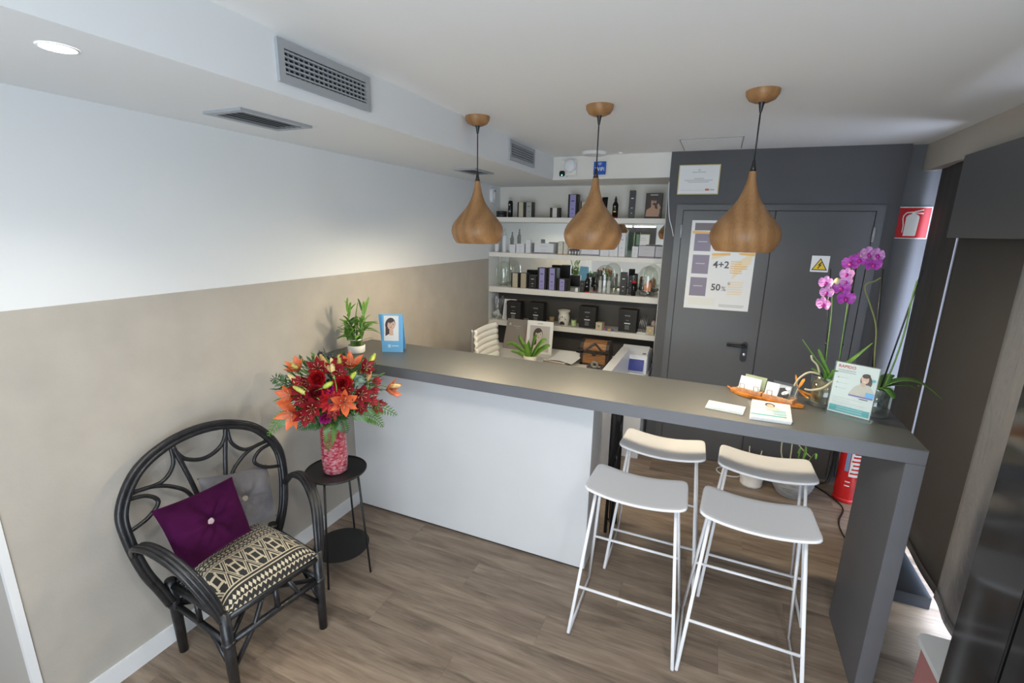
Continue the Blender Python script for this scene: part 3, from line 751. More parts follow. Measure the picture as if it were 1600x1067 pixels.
# ------------------------------------------------------------------ shelf 3 (domes, lilac cartons)
G3, Z3 = 'products on the third shelf', 1.2776
def dome(x, y, r, h, label):
    t = thing('glass_dome', label, 'glass dome', (x, y, Z3))
    m = MB(); pr = [(r * 1.04, 0.0), (r * 1.04, 0.006), (r, 0.010)] + [(r, z) for z in (0.05, 0.1)]
    hs = h - r
    pr += [(r * cos(a), hs + r * sin(a)) for a in [i * pi / 2 / 10 for i in range(11)]]
    pr[-1] = (0, h)
    m.lathe((x, y, Z3 + 0.001), pr, DOME, 36); m.build('bell', t)
    return t
dome(0.108, 2.365, 0.078, 0.241, 'clear glass dome over silver stones at the wall end of the third shelf')
for k, (dx, dy, r) in enumerate(((-0.02, -0.02, 0.022), (0.025, -0.01, 0.018), (0.0, 0.03, 0.02))):
    m = MB(); m.ball((0.108 + dx, 2.365 + dy, Z3 + r * 0.6), r, CHROME, 10, (1.2, 1, 0.6))
    single(m, 'silver_pebble', ('largest silver pebble, left inside the glass dome by the wall', 'silver pebble on the right inside the glass dome by the wall', 'silver pebble at the back inside the glass dome by the wall')[k], 'pebble', (0.108 + dx, 2.365 + dy, Z3), 'silver pebbles under the dome')
for x, w, h, mm, lb, rot, ff, d in (
    (0.280, 0.082, 0.141, (BLACKB, CREAMB, GREYINK), 'cream-fronted black carton right after the glass dome, third shelf', -0.05, 0.68, 0.06),
    (0.368, 0.082, 0.144, (BLACKB, mat('tan_card', (0.50, 0.42, 0.28), 0.55), GREYINK), 'tan-fronted black carton, second from the wall on the third shelf', -0.05, 0.68, 0.06),
    (0.460, 0.080, 0.127, (BLACKB, None, WHITEINK), 'plain black carton with white print between tan and lilac cartons', 0.0, 0.6, 0.06),
    (0.560, 0.094, 0.203, (BLACKB, LILAC, INK), 'tall lilac-fronted carton, the left of the tall pair on the third shelf', -0.12, 0.58, 0.07),
    (0.661, 0.094, 0.207, (BLACKB, LILAC, INK), 'tall lilac-fronted carton, the right of the tall pair on the third shelf', -0.12, 0.58, 0.07),
    (0.765, 0.100, 0.110, (BLACKB, LILAC, INK), 'short lilac-fronted black carton before the mirror, third shelf', -0.15, 0.5, 0.08)):
    product_box('product_box', lb, 'box', x, 2.285, Z3, w, h, d, mm, G3, rot, True, ff)
product_box('product_box', 'small black carton beside the dropper bottles, third shelf', 'box', 0.951, 2.27, Z3, 0.040, 0.105, 0.04, (BLACKB, None, GREYINK), G3)
m = MB(); m.rbox((0.900, 2.26, Z3 + 0.018), (0.026, 0.026, 0.036), PAPER, 0.002, 1)
single(m, 'sample_pot', 'tiny white sample pot at the front edge of the third shelf', 'pot', (0.900, 2.26, Z3), G3)
def dropper(x, y, h, lb, band=RED):
    t = bottle('dropper_bottle', lb, x, y, Z3, [('base_band', band, cylp(0.0215, 0, 0.010)), ('body', BLACKG, [(0, 0.010), (0.021, 0.010), (0.021, h * 0.66), (0.012, h * 0.76), (0, h * 0.76)]), ('cap', BLACKP, cylp(0.012, h * 0.76, h))], None, G3)
    print_mb((x, y - 0.0213, Z3), (1, 0, 0), UP, [('r', -0.009, h * 0.3, 0.009, h * 0.34, GREYINK), ('r', -0.006, h * 0.5, 0.006, h * 0.53, GREYINK)], lift=0.0006).build('print', t)
dropper(0.995, 2.27, 0.172, 'black dropper bottle with a red base at the front left of the big dome')
dropper(1.045, 2.38, 0.180, 'black dropper bottle with a red base standing behind the other, near the mirror')
dome(1.143, 2.315, 0.084, 0.253, 'clear glass dome over three white vials mid third shelf')
for k in range(3):
    x = 1.105 + k * 0.038
    bottle('white_vial', ('left', 'middle', 'right')[k] + ' one of three white vials under the middle glass dome', x, 2.31, Z3, [('body', WHITEB, cylp(0.015, 0, 0.115)), ('cap', GREYB, cylp(0.010, 0.115, 0.150))], None, 'white vials under the dome', 'vial')
product_box('product_box', 'tall matt black carton right of the middle glass dome', 'box', 1.323, 2.275, Z3, 0.060, 0.200, 0.05, (BLACKB, None, WHITEINK), G3, 0.0)
product_box('product_box', 'slim black carton set back beside the tall matt one, third shelf', 'box', 1.372, 2.36, Z3, 0.040, 0.165, 0.04, (BLACKB, None, GREYINK), G3)
t = bottle('dropper_bottle', 'clear-capped red and black bottle left of the last glass dome', 1.415, 2.262, Z3, [('body', BLACKG, cylp(0.020, 0, 0.110)), ('collar', RED, cylp(0.0185, 0.110, 0.132)), ('cap', CLEAR, cylp(0.017, 0.132, 0.178))], None, G3)
dome(1.522, 2.330, 0.087, 0.259, 'clear glass dome over grey stones and an orange crystal, right end of the third shelf')
for k in range(7):
    a = k * 0.9; rr = 0.045 if k < 6 else 0.0
    m = MB(); m.ball((1.522 + rr * cos(a), 2.33 + rr * sin(a), Z3 + 0.018), 0.021, mat('grey_stone', (0.16, 0.15, 0.14), 0.7, noise=0.3, nscale=60), 8, (1.1, 1, 0.85), Matrix.Rotation(a, 3, 'Z'))
    single(m, 'grey_stone', 'rough grey stone in the heap under the right-hand glass dome', 'stone', (1.522 + rr * cos(a), 2.33 + rr * sin(a), Z3), 'grey stones under the dome')
m = MB()
for dx, h in ((-0.016, 0.075), (0.004, 0.105), (0.022, 0.09)):
    m.lathe((1.522 + dx, 2.325, Z3 + 0.038), [(0, 0), (0.012, 0.0), (0.013, h * 0.7), (0, h)], mat('orange_crystal', (0.85, 0.38, 0.22), 0.3, sss=0.2), 6, False)
single(m, 'orange_crystal', 'orange crystal cluster on grey stones under the right-hand glass dome', 'crystal', (1.522, 2.325, Z3 + 0.036))

# ------------------------------------------------------------------ shelf 4
G4, Z4 = 'things on the fourth shelf', 0.9416
t = thing('cellophane_bag', 'clear cellophane gift bag of white stones against the beige wall', 'bag', (0.068, 2.31, Z4))
m = MB()
def bagf(u, v):
    a = 2 * pi * u; r = 0.052 * (1 - 0.25 * math.exp(-((v - 0.48) / 0.1) ** 2)) * (0.9 + 0.22 * v)
    r *= 1 + 0.10 * sin(a * 7 + v * 5) * (0.3 + v)
    return Vector((0.068 + r * cos(a) * 1.0, 2.31 + r * sin(a) * 0.8, Z4 + 0.001 + 0.215 * v + (0.02 * sin(a * 3) if v > 0.95 else 0)))
m.grid(bagf, 40, 12, thin_glass('cellophane', (0.88, 0.90, 0.92), 0.16, 0.75, 0.08)); m.build('film', t)
r_ = random.Random(3); m = MB()
for k in range(26):
    a, q = r_.random() * 6.28, r_.random() ** 0.5 * 0.033
    m.ball((0.068 + q * cos(a), 2.31 + q * sin(a), Z4 + 0.012 + 0.07 * r_.random()), 0.011 + 0.005 * r_.random(), mat('white_stone', (0.66, 0.66, 0.64), 0.7), 6)
tag(m.build('white_stones', t), 'white stones', kind='stuff')
def standing_sheet(name, label, cat, o, u, v, w, h, th, body, shapes, group=None):
    o, u, v = Vector(o), Vector(u).normalized(), Vector(v).normalized(); n = u.cross(v)
    t = thing(name, label, cat, tuple(o + u * (w / 2)), group)
    m = MB(); m.obox(o, u, v, n, 0, w, 0, h, -th, 0, body); m.build('sheet', t)
    if shapes: print_mb(o, u, v, shapes).build('print', t)
    return t
sh = portrait(0.10, 0.20, SKING, HAIR, WHITEB, mat('photo_pale_grey', (0.60, 0.58, 0.60), 0.5), 0.1)
standing_sheet('leaflet', 'white leaflet with a pale portrait behind the first black carton', 'leaflet', (0.125, 2.31, Z4), (1, 0.1, 0), (0, 0.22, 1), 0.13, 0.205, 0.003, PAPER, shift(portrait(0.11, 0.16, SKING, GREYINK, PALEINK, mat('photo_pale_grey', (0.60, 0.58, 0.60), 0.5), 0.1), 0.01, 0.005))
for x, w, h, lb in ((0.262, 0.150, 0.193, 'big square black carton, first from the wall on the fourth shelf'), (0.500, 0.155, 0.198, 'big square black carton, second from the wall on the fourth shelf'), (1.012, 0.158, 0.203, 'big square black carton between the green candle and the small beige box'), (1.383, 0.160, 0.205, 'big square black carton nearest the right end of the fourth shelf')):
    t = thing('product_box', lb, 'box', (x, 2.315, Z4), 'big black cartons')
    R = Matrix.Rotation(-0.06, 3, 'Z')
    m = MB(); m.rbox((x, 2.315, Z4 + h / 2), (w, 0.085, h), BLACKB, 0.002, 1, R); m.build('carton', t)
    m = MB(); m.rbox((x, 2.315, Z4 + h - 0.02), (w + 0.003, 0.088, 0.042), BLACKB, 0.002, 1, R); m.build('lid', t)
    o = Vector((x, 2.315, Z4)) + R @ Vector((0, -0.0455, 0)); u = R @ Vector((1, 0, 0))
    s = [('r', -0.027, h * 0.365, 0.027, h * 0.41, WHITEINK)] + [('r', -0.02, h * 0.13 + k * h * 0.05, 0.02, h * 0.13 + k * h * 0.05 + 0.003, GREYINK) for k in range(4)] + [('r', -0.014, h * 0.52, 0.014, h * 0.535, GREYINK)]
    print_mb(o, u, UP, s).build('print', t)
    for k in range(4):
        pass
    s = [('r', -0.024 + k * 0.0125, h * 0.70, -0.024 + k * 0.0125 + 0.009, h * 0.755, GREYINK) for k in range(4)]
    s += [('r', -0.0215 + k * 0.0125, h * 0.70, -0.0175 + k * 0.0125, h * 0.735, BLACKB) for k in range(4)]
    print_mb(o, u, UP, s).build('lettering', t)
bottle('candle_pot', 'small brown pot candle left of the white oil burner', 0.656, 2.30, Z4, [('pot', mat('brown_clay', (0.24, 0.17, 0.09), 0.5), [(0, 0), (0.020, 0), (0.026, 0.07), (0.024, 0.071), (0.0235, 0.06), (0, 0.06)])], None, G4, 'candle')
# oil burner
t = thing('oil_burner', 'white ceramic oil burner with cut-out holes on the fourth shelf', 'oil burner', (0.778, 2.295, Z4), G4)
CER = mat('white_ceramic', (0.74, 0.71, 0.64), 0.3)
m = MB(); m.lathe((0.778, 2.295, Z4), [(0, 0), (0.042, 0), (0.046, 0.01), (0.054, 0.05), (0.055, 0.08), (0.048, 0.108), (0.046, 0.118), (0.058, 0.140), (0.060, 0.146), (0.056, 0.147), (0.045, 0.128), (0, 0.122)], CER, 32); m.build('body', t)
dk = mat('burner_hole_dark', (0.03, 0.025, 0.02), 0.8)
m = MB()
print_mb((0.778, 2.295 - 0.0545, Z4), (1, 0, 0), UP, [('p', [(0.026 * cos(a), 0.016 + 0.032 * sin(a)) for a in [pi * i / 12 for i in range(13)]], dk)], m, lift=0.0015)
print_mb((0.778, 2.295 - 0.0555, Z4), (1, 0, 0), UP, [('p', [(0, 0.078), (0.005, 0.088), (0, 0.102), (-0.005, 0.088)], dk), ('e', -0.030, 0.068, 0.004, 0.006, dk), ('e', 0.030, 0.068, 0.004, 0.006, dk), ('e', -0.018, 0.085, 0.003, 0.005, dk), ('e', 0.018, 0.085, 0.003, 0.005, dk)], m, lift=0.0005)
m.build('cut_outs', t)
m = MB(); m.lathe((0.778, 2.238, Z4 + 0.002), [(0, 0), (0.014, 0), (0.014, 0.012), (0, 0.012)], CREAMB, 14); m.build('tealight', t)
bottle('candle_glass', 'pale green candle in a glass right of the oil burner', 0.880, 2.285, Z4, [('wax', mat('green_wax', (0.50, 0.58, 0.26), 0.45, sss=0.2), cylp(0.024, 0.003, 0.060)), ('glass', CLEAR, [(0, 0.0), (0.026, 0.0), (0.028, 0.073), (0.0265, 0.073)])], None, G4, 'candle')
t = product_box('small_box', 'small beige box with a dark emblem in front of the dark back panel', 'box', 1.134, 2.275, Z4, 0.062, 0.068, 0.06, (mat('beige_card', (0.62, 0.55, 0.40), 0.55), None, INK), G4, -0.2, False)
R = Matrix.Rotation(-0.2, 3, 'Z')
print_mb(Vector((1.134, 2.275, Z4)) + R @ Vector((0, -0.0305, 0)), R @ Vector((1, 0, 0)), UP, [('p', [(0, 0.022), (0.012, 0.042), (-0.012, 0.042)], INK), ('e', 0, 0.036, 0.004, 0.004, CREAMB)]).build('emblem', t)
cr = [mat('crystal_' + n, c, 0.15, spec=0.7) for n, c in (('red', (0.6, 0.08, 0.06)), ('blue', (0.10, 0.16, 0.50)), ('amber', (0.75, 0.42, 0.08)), ('white', (0.7, 0.65, 0.6)))]
for k, (dx, dy) in enumerate(((-0.035, 0), (-0.018, -0.012), (-0.002, 0.004), (0.014, -0.012), (0.029, 0.0), (0.040, -0.012), (0.004, -0.022))):
    m = MB(); m.ball((1.216 + dx, 2.268 + dy, Z4 + 0.009), 0.0115, cr[k % 4], 5, (1, 1, 0.85))
    single(m, 'polished_gem', (('red gem at the wall end of the row of polished gems beside the beige box', 'blue gem, second in the row of polished gems', 'amber gem, third in the row of polished gems', 'pale gem in the middle of the row of polished gems', 'red gem right of the pale one in the row of polished gems', 'blue gem at the far right of the row of polished gems', 'amber gem lying in front of the row of polished gems')[k]), 'gem', (1.216 + dx, 2.268 + dy, Z4), 'polished gems beside the beige box')
for k in range(5):
    x = 1.487 + 0.014 * k
    t = thing('makeup_brush', ('first', 'second', 'third', 'fourth', 'fifth')[k] + ' from the wall side of five slim steel tools standing in a white rest', 'tool', (x, 2.26, Z4 + 0.012), 'slim steel tools in the white rest')
    m = MB(); m.tube([(x, 2.258, Z4 + 0.018), (x + 0.006, 2.275, Z4 + 0.10), (x + 0.014, 2.285, Z4 + 0.15 + 0.004 * (k % 3))], [0.003, 0.0025, 0.002], CHROME, 6); m.build('shaft', t)
    m = MB(); m.ball((x, 2.256, Z4 + 0.014), 0.006, PAPER, 8); m.build('tip', t)
m = MB(); m.rbox((1.515, 2.262, Z4 + 0.005), (0.085, 0.03, 0.010), PAPER, 0.002, 1)
single(m, 'tool_rest', 'low white rest under the five slim steel tools', 'stand', (1.515, 2.262, Z4))
t = product_box('small_box', 'small cream box with a yellow emblem at the right end of the fourth shelf', 'box', 1.588, 2.262, Z4, 0.066, 0.076, 0.05, (mat('cream_box', (0.55, 0.47, 0.36), 0.5), None, INK), G4, 0.0, False)
print_mb((1.588, 2.262 - 0.0255, Z4), (1, 0, 0), UP, [('p', [(-0.014, 0.050), (0.014, 0.050), (0.010, 0.028), (0, 0.020), (-0.010, 0.028)], YELLOW), ('e', 0, 0.038, 0.005, 0.006, PAPER2)]).build('emblem', t)
bottle('scent_bottle', 'pinkish frosted bottle behind the cream box, right end of the fourth shelf', 1.602, 2.34, Z4, [('body', mat('frosted_pink', (0.50, 0.40, 0.38), 0.4), [(0, 0), (0.022, 0), (0.022, 0.085), (0.016, 0.11), (0, 0.12)])], None, G4)

# ------------------------------------------------------------------ desk behind the counter
ZD = 0.720
dk_ = thing('reception_desk', 'white reception desk behind the bar counter below the shelves', 'desk', (0.85, 1.75, 0))
m = MB(); m.rbox((0.75, 1.86, ZD - 0.016), (1.33, 0.70, 0.032), SHELFW, 0.002, 1); m.build('desk_top', dk_)
m = MB(); m.box(0.09, 1.52, 0, 0.12, 2.2, ZD - 0.032, LAMW); m.build('side_panel', dk_)
dv = MB(); dv.rbox((1.452, 1.39, 0.45), (0.066, 0.95, 0.90), LAMW, 0.002, 1)
single(dv, 'divider_panel', 'thick white upright divider panel at the end of the reception desk', 'panel', (1.452, 1.39, 0))
dk2 = MB(); dk2.rbox((1.565, 1.955, ZD - 0.016 - 0.05), (0.148, 0.50, 0.032), SHELFW, 0.002, 1); dk2.box(1.49, 1.72, 0, 1.635, 2.19, ZD - 0.09, LAMW)
single(dk2, 'printer_cabinet', 'low white cabinet with a flat top under the printer', 'cabinet', (1.565, 1.955, 0))
# office chair
oc = thing('office_chair', 'white office chair with a ribbed leather back behind the counter', 'chair', (0.55, 1.28, 0))
m = MB()
def backf(u, v):
    yy = 1.085 + 0.385 * u; zz = 0.66 + 0.425 * v
    x = 0.45 + 0.035 * (1 - v) ** 2 * 1.6 - 0.02 * sin(pi * u) + 0.010 * abs(sin(v * 9 * pi)) 
    return Vector((x, yy, zz))
m.grid(backf, 12, 54, mat('white_leather', (0.78, 0.76, 0.71), 0.4)); m.build('backrest', oc, thick=0.018)
for yy in (1.078, 1.477):
    m = MB(); m.tube(catmull([(0.485, yy, 0.46), (0.475, yy, 0.66), (0.438, yy, 0.90), (0.433, yy, 1.09)]), 0.010, CHROME); m.build('back_frame', oc)
m = MB(); m.rbox((0.68, 1.28, 0.46), (0.42, 0.39, 0.05), MATS['white_leather'], 0.02, 3); m.build('seat', oc)
m = MB(); m.tube([(0.68, 1.28, 0.43), (0.68, 1.28, 0.10)], 0.025, CHROME, 12); m.build('gas_post', oc)
for k in range(5):
    a = 2 * pi * k / 5 + 0.3; m = MB()
    m.tube([(0.68, 1.28, 0.10), (0.68 + 0.22 * cos(a), 1.28 + 0.22 * sin(a), 0.065)], [0.02, 0.013], CHROME); leg = m.build('leg', oc)
    m = MB(); m.cyl((0.68 + 0.22 * cos(a), 1.28 + 0.22 * sin(a), 0), 0.025, 0.004, 0.05, BLACKP, 14); m.build('caster', leg)
m = MB(); m.tube(catmull([(0.48, 1.06, 0.66), (0.60, 1.045, 0.68), (0.74, 1.06, 0.64), (0.74, 1.09, 0.48)]), 0.010, CHROME); m.build('armrest', oc)
# brochures
GB = mat('taupe_cover', (0.27, 0.24, 0.22), 0.5); PK = mat('rose_cover', (0.42, 0.25, 0.21), 0.5)
t = standing_sheet('brochure', 'taupe brochure folder leaning on the shelf beside the office chair', 'brochure', (0.262, 2.02, ZD + 0.001), (1, -0.10, 0), (0.06, 0.28, 1), 0.215, 0.29, 0.012, GB, [('r', 0.075, 0.222, 0.155, 0.225, PALEINK), ('r', 0.10, 0.205, 0.14, 0.207, PALEINK)])
o = Vector((0.262, 2.02, ZD + 0.001)); u = Vector((1, -0.10, 0)).normalized(); v = Vector((0.06, 0.28, 1)).normalized()
text('lettering', 'R', o + u * 0.03 + v * 0.225, u, v, 0.024, WHITEINK, t, False)
standing_sheet('brochure', 'rose-brown brochure between the taupe folder and the portrait card', 'brochure', (0.485, 1.985, ZD + 0.001), (1, 0.15, 0), (0.07, 0.25, 1), 0.125, 0.285, 0.010, PK, [('r', 0.03, 0.245, 0.10, 0.25, mat('rose_ink', (0.55, 0.36, 0.32), 0.5))])
pc = standing_sheet('portrait_card', 'large white display card with a dark-haired woman portrait on the desk', 'display card', (0.520, 1.965, ZD + 0.001), (1, 0.03, 0), (-0.01, 0.16, 1), 0.250, 0.300, 0.006, PAPER, [('r', 0.10, 0.272, 0.15, 0.279, GREYINK)] + shift(portrait(0.19, 0.235, SKING, HAIR, SKING, mat('photo_grey', (0.50, 0.48, 0.47), 0.5), -0.12, 0.46, 1, 0.95), 0.03, 0.02))
# plant on the desk
t = thing('desk_plant', 'young plant with broad strap leaves just behind the counter edge', 'plant', (0.70, 1.62, ZD))
m = MB(); m.lathe((0.70, 1.62, ZD), [(0, 0), (0.045, 0), (0.060, 0.075), (0.055, 0.075), (0.053, 0.065), (0, 0.065)], CER, 24); m.build('pot', t)
def strap_leaf(pts, w, mats, n=10, roll=0.0, fold=0.25):
    c = catmull(pts, n); N = len(c); V, F = [], []
    for i, p in enumerate(c):
        f = i / (N - 1); tn = (c[min(i + 1, N - 1)] - c[max(i - 1, 0)]).normalized()
        s = tn.cross(UP); s = s.normalized() if s.length > 1e-3 else Vector((1, 0, 0))
        s = Quaternion(tn, roll) @ s; nn = s.cross(tn)
        ww = w * (0.35 + 0.65 * min(1, f * 4)) * (max(0.0, 1 - f ** 4)) ** 0.7 + 0.0006
        V += [p - s * ww / 2 + nn * ww * fold * 0.5, p, p + s * ww / 2 + nn * ww * fold * 0.5]
        if i: 
            a, b = (i - 1) * 3, i * 3
            F += [(a, a + 1, b + 1, b), (a + 1, a + 2, b + 2, b + 1)]
    mb = MB(); mb.add(V, F, mats, True); return mb
for pts, w in (([(0.69, 1.62, 0.77), (0.66, 1.615, 0.84), (0.61, 1.60, 0.93), (0.60, 1.60, 0.975)], 0.036), ([(0.69, 1.62, 0.77), (0.62, 1.61, 0.83), (0.54, 1.60, 0.88), (0.49, 1.59, 0.87)], 0.042),
               ([(0.70, 1.62, 0.77), (0.72, 1.615, 0.85), (0.74, 1.61, 0.94), (0.76, 1.61, 0.985)], 0.038), ([(0.71, 1.62, 0.77), (0.76, 1.61, 0.86), (0.81, 1.60, 0.93), (0.85, 1.60, 0.955)], 0.036),
               ([(0.71, 1.62, 0.77), (0.78, 1.62, 0.84), (0.84, 1.62, 0.885), (0.875, 1.62, 0.90)], 0.034), ([(0.70, 1.61, 0.77), (0.695, 1.59, 0.84), (0.70, 1.57, 0.91), (0.71, 1.56, 0.95)], 0.040), ([(0.68, 1.61, 0.77), (0.62, 1.58, 0.81), (0.55, 1.55, 0.83)], 0.036)):
    strap_leaf(pts, w * 1.45, LEAF2, 8, 0.9).build('leaf', t, thick=0.0015)
# album with loose sheets
t = thing('album', 'closed album with white sheets lying open on top of it, on the desk', 'album', (0.92, 1.79, ZD))
m = MB(); R = Matrix.Rotation(-0.15, 3, 'Z'); m.rbox((0.92, 1.80, ZD + 0.016), (0.21, 0.27, 0.030), mat('album_brown', (0.22, 0.17, 0.15), 0.5), 0.003, 1, R); m.build('cover', t)
m = MB(); m.rbox((0.915, 1.795, ZD + 0.033), (0.20, 0.26, 0.006), PAPER2, 0.001, 1, R); m.build('pages', t)
def sheetf(u, v):
    p = R @ Vector(((u - 0.5) * 0.23, (v - 0.5) * 0.25, 0)); return Vector((0.965 + p.x, 1.765 + p.y, ZD + 0.041 + 0.03 * v * v + 0.012 * sin(pi * u)))
m = MB(); m.grid(sheetf, 8, 8, PAPER)
single(m, 'loose_sheet', 'curled loose white sheet on top of the brown album', 'paper', (0.965, 1.765, ZD + 0.04))
m = MB(); m.rbox((1.035, 2.06, ZD + 0.035), (0.10, 0.08, 0.07), BLACKP, 0.01, 2)
single(m, 'card_reader', 'small black device between the album and the wooden chest', 'device', (1.035, 2.06, ZD))
# wooden chest
WCH = mat('chest_wood', (0.26, 0.12, 0.042), 0.5, noise=0.45, nscale=14, stretch=(1, 6, 6)); WCD = mat('chest_band', (0.030, 0.022, 0.018), 0.45)
t = thing('wooden_chest', 'small wooden treasure chest with dark bands on the desk', 'chest', (1.20, 1.90, ZD))
cx, cy, cw, cdp, chh = 1.200, 1.900, 0.235, 0.17, 0.115
m = MB(); m.rbox((cx, cy, ZD + chh / 2), (cw, cdp, chh), WCH, 0.002, 1); m.build('body', t)
m = MB()
lid = [(-cdp / 2, 0), (-cdp / 2, 0.03), (-cdp / 2 * 0.72, 0.07), (-cdp / 2 * 0.3, 0.088), (cdp / 2 * 0.3, 0.088), (cdp / 2 * 0.72, 0.07), (cdp / 2, 0.03), (cdp / 2, 0)]
def ext(mb, x0, x1, sc, mm):
    mb.slab([(a * sc, b * sc) for a, b in lid], x0, x1, mm, lambda a, b, c: (cx + c, cy + a, ZD + chh + 0.002 + b))
ext(m, -cw / 2 * 0.96, cw / 2 * 0.96, 1.0, WCH); m.build('lid', t)
for x0 in (-cw / 2 - 0.004, cw / 2 - 0.022):
    m = MB(); ext(m, x0, x0 + 0.026, 1.04, WCD); m.box(cx + x0, cy - cdp / 2 - 0.004, ZD, cx + x0 + 0.026, cy + cdp / 2 + 0.004, ZD + chh, WCD); m.build('corner_band', t)
m = MB(); m.box(cx - cw / 2, cy - cdp / 2 - 0.004, ZD + chh - 0.014, cx + cw / 2, cy - cdp / 2, ZD + chh + 0.016, WCD); m.box(cx - cw / 2, cy - cdp / 2 - 0.004, ZD, cx + cw / 2, cy - cdp / 2, ZD + 0.016, WCD); m.build('front_band', t)
m = MB()
for sx in (-1, 1):
    m.obox((cx, cy - cdp / 2 * 0.86, ZD + chh + 0.075), (sx * 0.72, -0.25, -0.62), (0, -0.8, 0.5), (0.6 * sx, 0, 0.7), 0.0, 0.11, -0.001, 0.007, -0.009, 0.009, WCD)
m.build('lid_strap', t)
m = MB(); m.slab([(x, y) for x, y in rpoly(0.034, 0.040, 0.012, 4)], 0, 0.008, WCD, lambda a, b, c: (cx + a, cy - cdp / 2 - 0.004 - c, ZD + chh - 0.008 + b)); m.build('clasp', t)
# tape dispenser
t = thing('tape_dispenser', 'smoke-grey desk tape dispenser in front of the wooden chest', 'dispenser', (1.255, 1.66, ZD))
SMK = mat('smoked_plastic', (0.07, 0.07, 0.075), 0.2)
m = MB(); m.slab([(-0.07, 0), (0.07, 0), (0.075, 0.02), (0.06, 0.05), (0.045, 0.052), (0.03, 0.03), (-0.02, 0.028), (-0.05, 0.055), (-0.07, 0.04)], -0.025, 0.025, SMK, lambda a, b, c: (1.255 + a, 1.66 - c, ZD + b)); m.build('body', t)
m = MB(); m.lathe((1.255 - 0.01, 1.66, ZD + 0.055), [(0.012, -0.011), (0.032, -0.011), (0.032, 0.011), (0.012, 0.011), (0.012, -0.011)], mat('clear_tape_roll', (0.22, 0.22, 0.21), 0.3), 24, True, Matrix.Rotation(pi / 2, 3, 'X')); m.build('tape_roll', t)
# printer
t = thing('printer', 'white and blue desktop printer at the right end of the desk under the shelf', 'printer', (1.535, 2.04, ZD - 0.05))
PRW = mat('printer_white', (0.72, 0.74, 0.78), 0.4); ZP = ZD - 0.05
m = MB(); m.rbox((1.515, 2.04, ZP + 0.085), (0.225, 0.34, 0.165), PRW, 0.012, 3); m.build('body', t)
m = MB(); m.obox((1.515, 1.87, ZP + 0.125), (1, 0, 0), (0, 0.32, 0.95), (0, -0.95, 0.32), -0.085, 0.09, -0.085, 0.01, -0.002, 0.004, mat('printer_blue', (0.004, 0.02, 0.22), 0.2)); m.build('blue_front', t)
m = MB(); m.obox((1.515, 1.88, ZP + 0.170), (1, 0, 0), (0, 0.95, 0.25), (0, -0.25, 0.95), -0.11, 0.11, -0.015, 0.16, -0.012, 0.006, PRW); lid_ = m.build('lid', t)
m = MB(); m.obox((1.515, 1.88, ZP + 0.170), (1, 0, 0), (0, 0.95, 0.25), (0, -0.25, 0.95), 0.07, 0.098, 0.01, 0.032, 0.006, 0.008, mat('lcd_grey', (0.18, 0.2, 0.18), 0.3)); m.build('display', lid_)
m = MB(); m.rbox((1.515, 1.85, ZP + 0.015), (0.20, 0.05, 0.02), PRW, 0.004, 2); m.build('paper_tray', t)
# ------------------------------------------------------------------ things fixed on walls
t = thing('alarm_siren', 'round white alarm siren on a square base high above the shelves', 'siren', (0.875, 1.95, 2.32))
m = MB(); m.rbox((0.875, 1.935, 2.325), (0.125, 0.022, 0.125), SHELFW, 0.006, 2); m.build('base_plate', t)
m = MB(); m.lathe((0.888, 1.925, 2.338), [(0.052, 0), (0.052, 0.020), (0.046, 0.034), (0.03, 0.040), (0, 0.042)], BASEW, 32, True, Matrix.Rotation(pi / 2, 3, 'X')); m.build('siren_dome', t)
t = thing('security_camera', 'small black camera with a green light below the white siren', 'camera', (0.822, 1.94, 2.262))
m = MB(); m.rbox((0.822, 1.938, 2.272), (0.060, 0.028, 0.058), BASEW, 0.008, 2); m.build('mount', t)
m = MB(); m.rbox((0.822, 1.915, 2.280), (0.044, 0.040, 0.044), BLACKG, 0.012, 3); m.build('camera_body', t)
m = MB(); m.ball((0.826, 1.894, 2.266), 0.005, mat('lit_green_led', (0.1, 0.9, 0.6), 0.4, emit=(0.1, 1, 0.6), estr=3), 8); m.build('indicator', t)
t = thing('wifi_sign', 'blue square sign reading WiFi on the white beam above the shelves', 'sign', (1.125, 1.95, 2.27))
m = MB(); m.box(1.076, 1.938, 2.268, 1.174, 1.942, 2.366, SIGNBLUE); m.build('sign_board', t)
text('lettering', 'WiFi', (1.125, 1.938, 2.296), (1, 0, 0), UP, 0.028, WHITEINK, t, True, 0.012)
sh = []
for r in (0.010, 0.018, 0.026):
    pts = [(r * cos(a), r * sin(a)) for a in [radians(50 + 10 * i) for i in range(9)]]
    sh.append(('p', pts + [(p[0] * (1 - 0.0035 / r), p[1] * (1 - 0.0035 / r)) for p in pts[::-1]], WHITEINK))
print_mb((1.125, 1.938, 2.332), (1, 0, 0), UP, sh, lift=0.0006).build('radio_waves', t)
t = thing('motion_sensor', 'white oval motion sensor on the left wall beside the top shelf', 'sensor', (0.0, 2.29, 2.14))
m = MB(); m.slab(rpoly(0.072, 0.135, 0.034, 8), 0, 0.030, BASEW, lambda a, b, c: (c, 2.290 + a, 2.142 + b)); m.build('housing', t)
m = MB(); m.ball((0.030, 2.290, 2.135), 0.024, WHITE, 12, (0.5, 0.9, 1.3)); m.build('lens', t)
m = MB(); m.box(0.030, 2.296, 2.178, 0.034, 2.310, 2.190, INK); m.build('window', t)

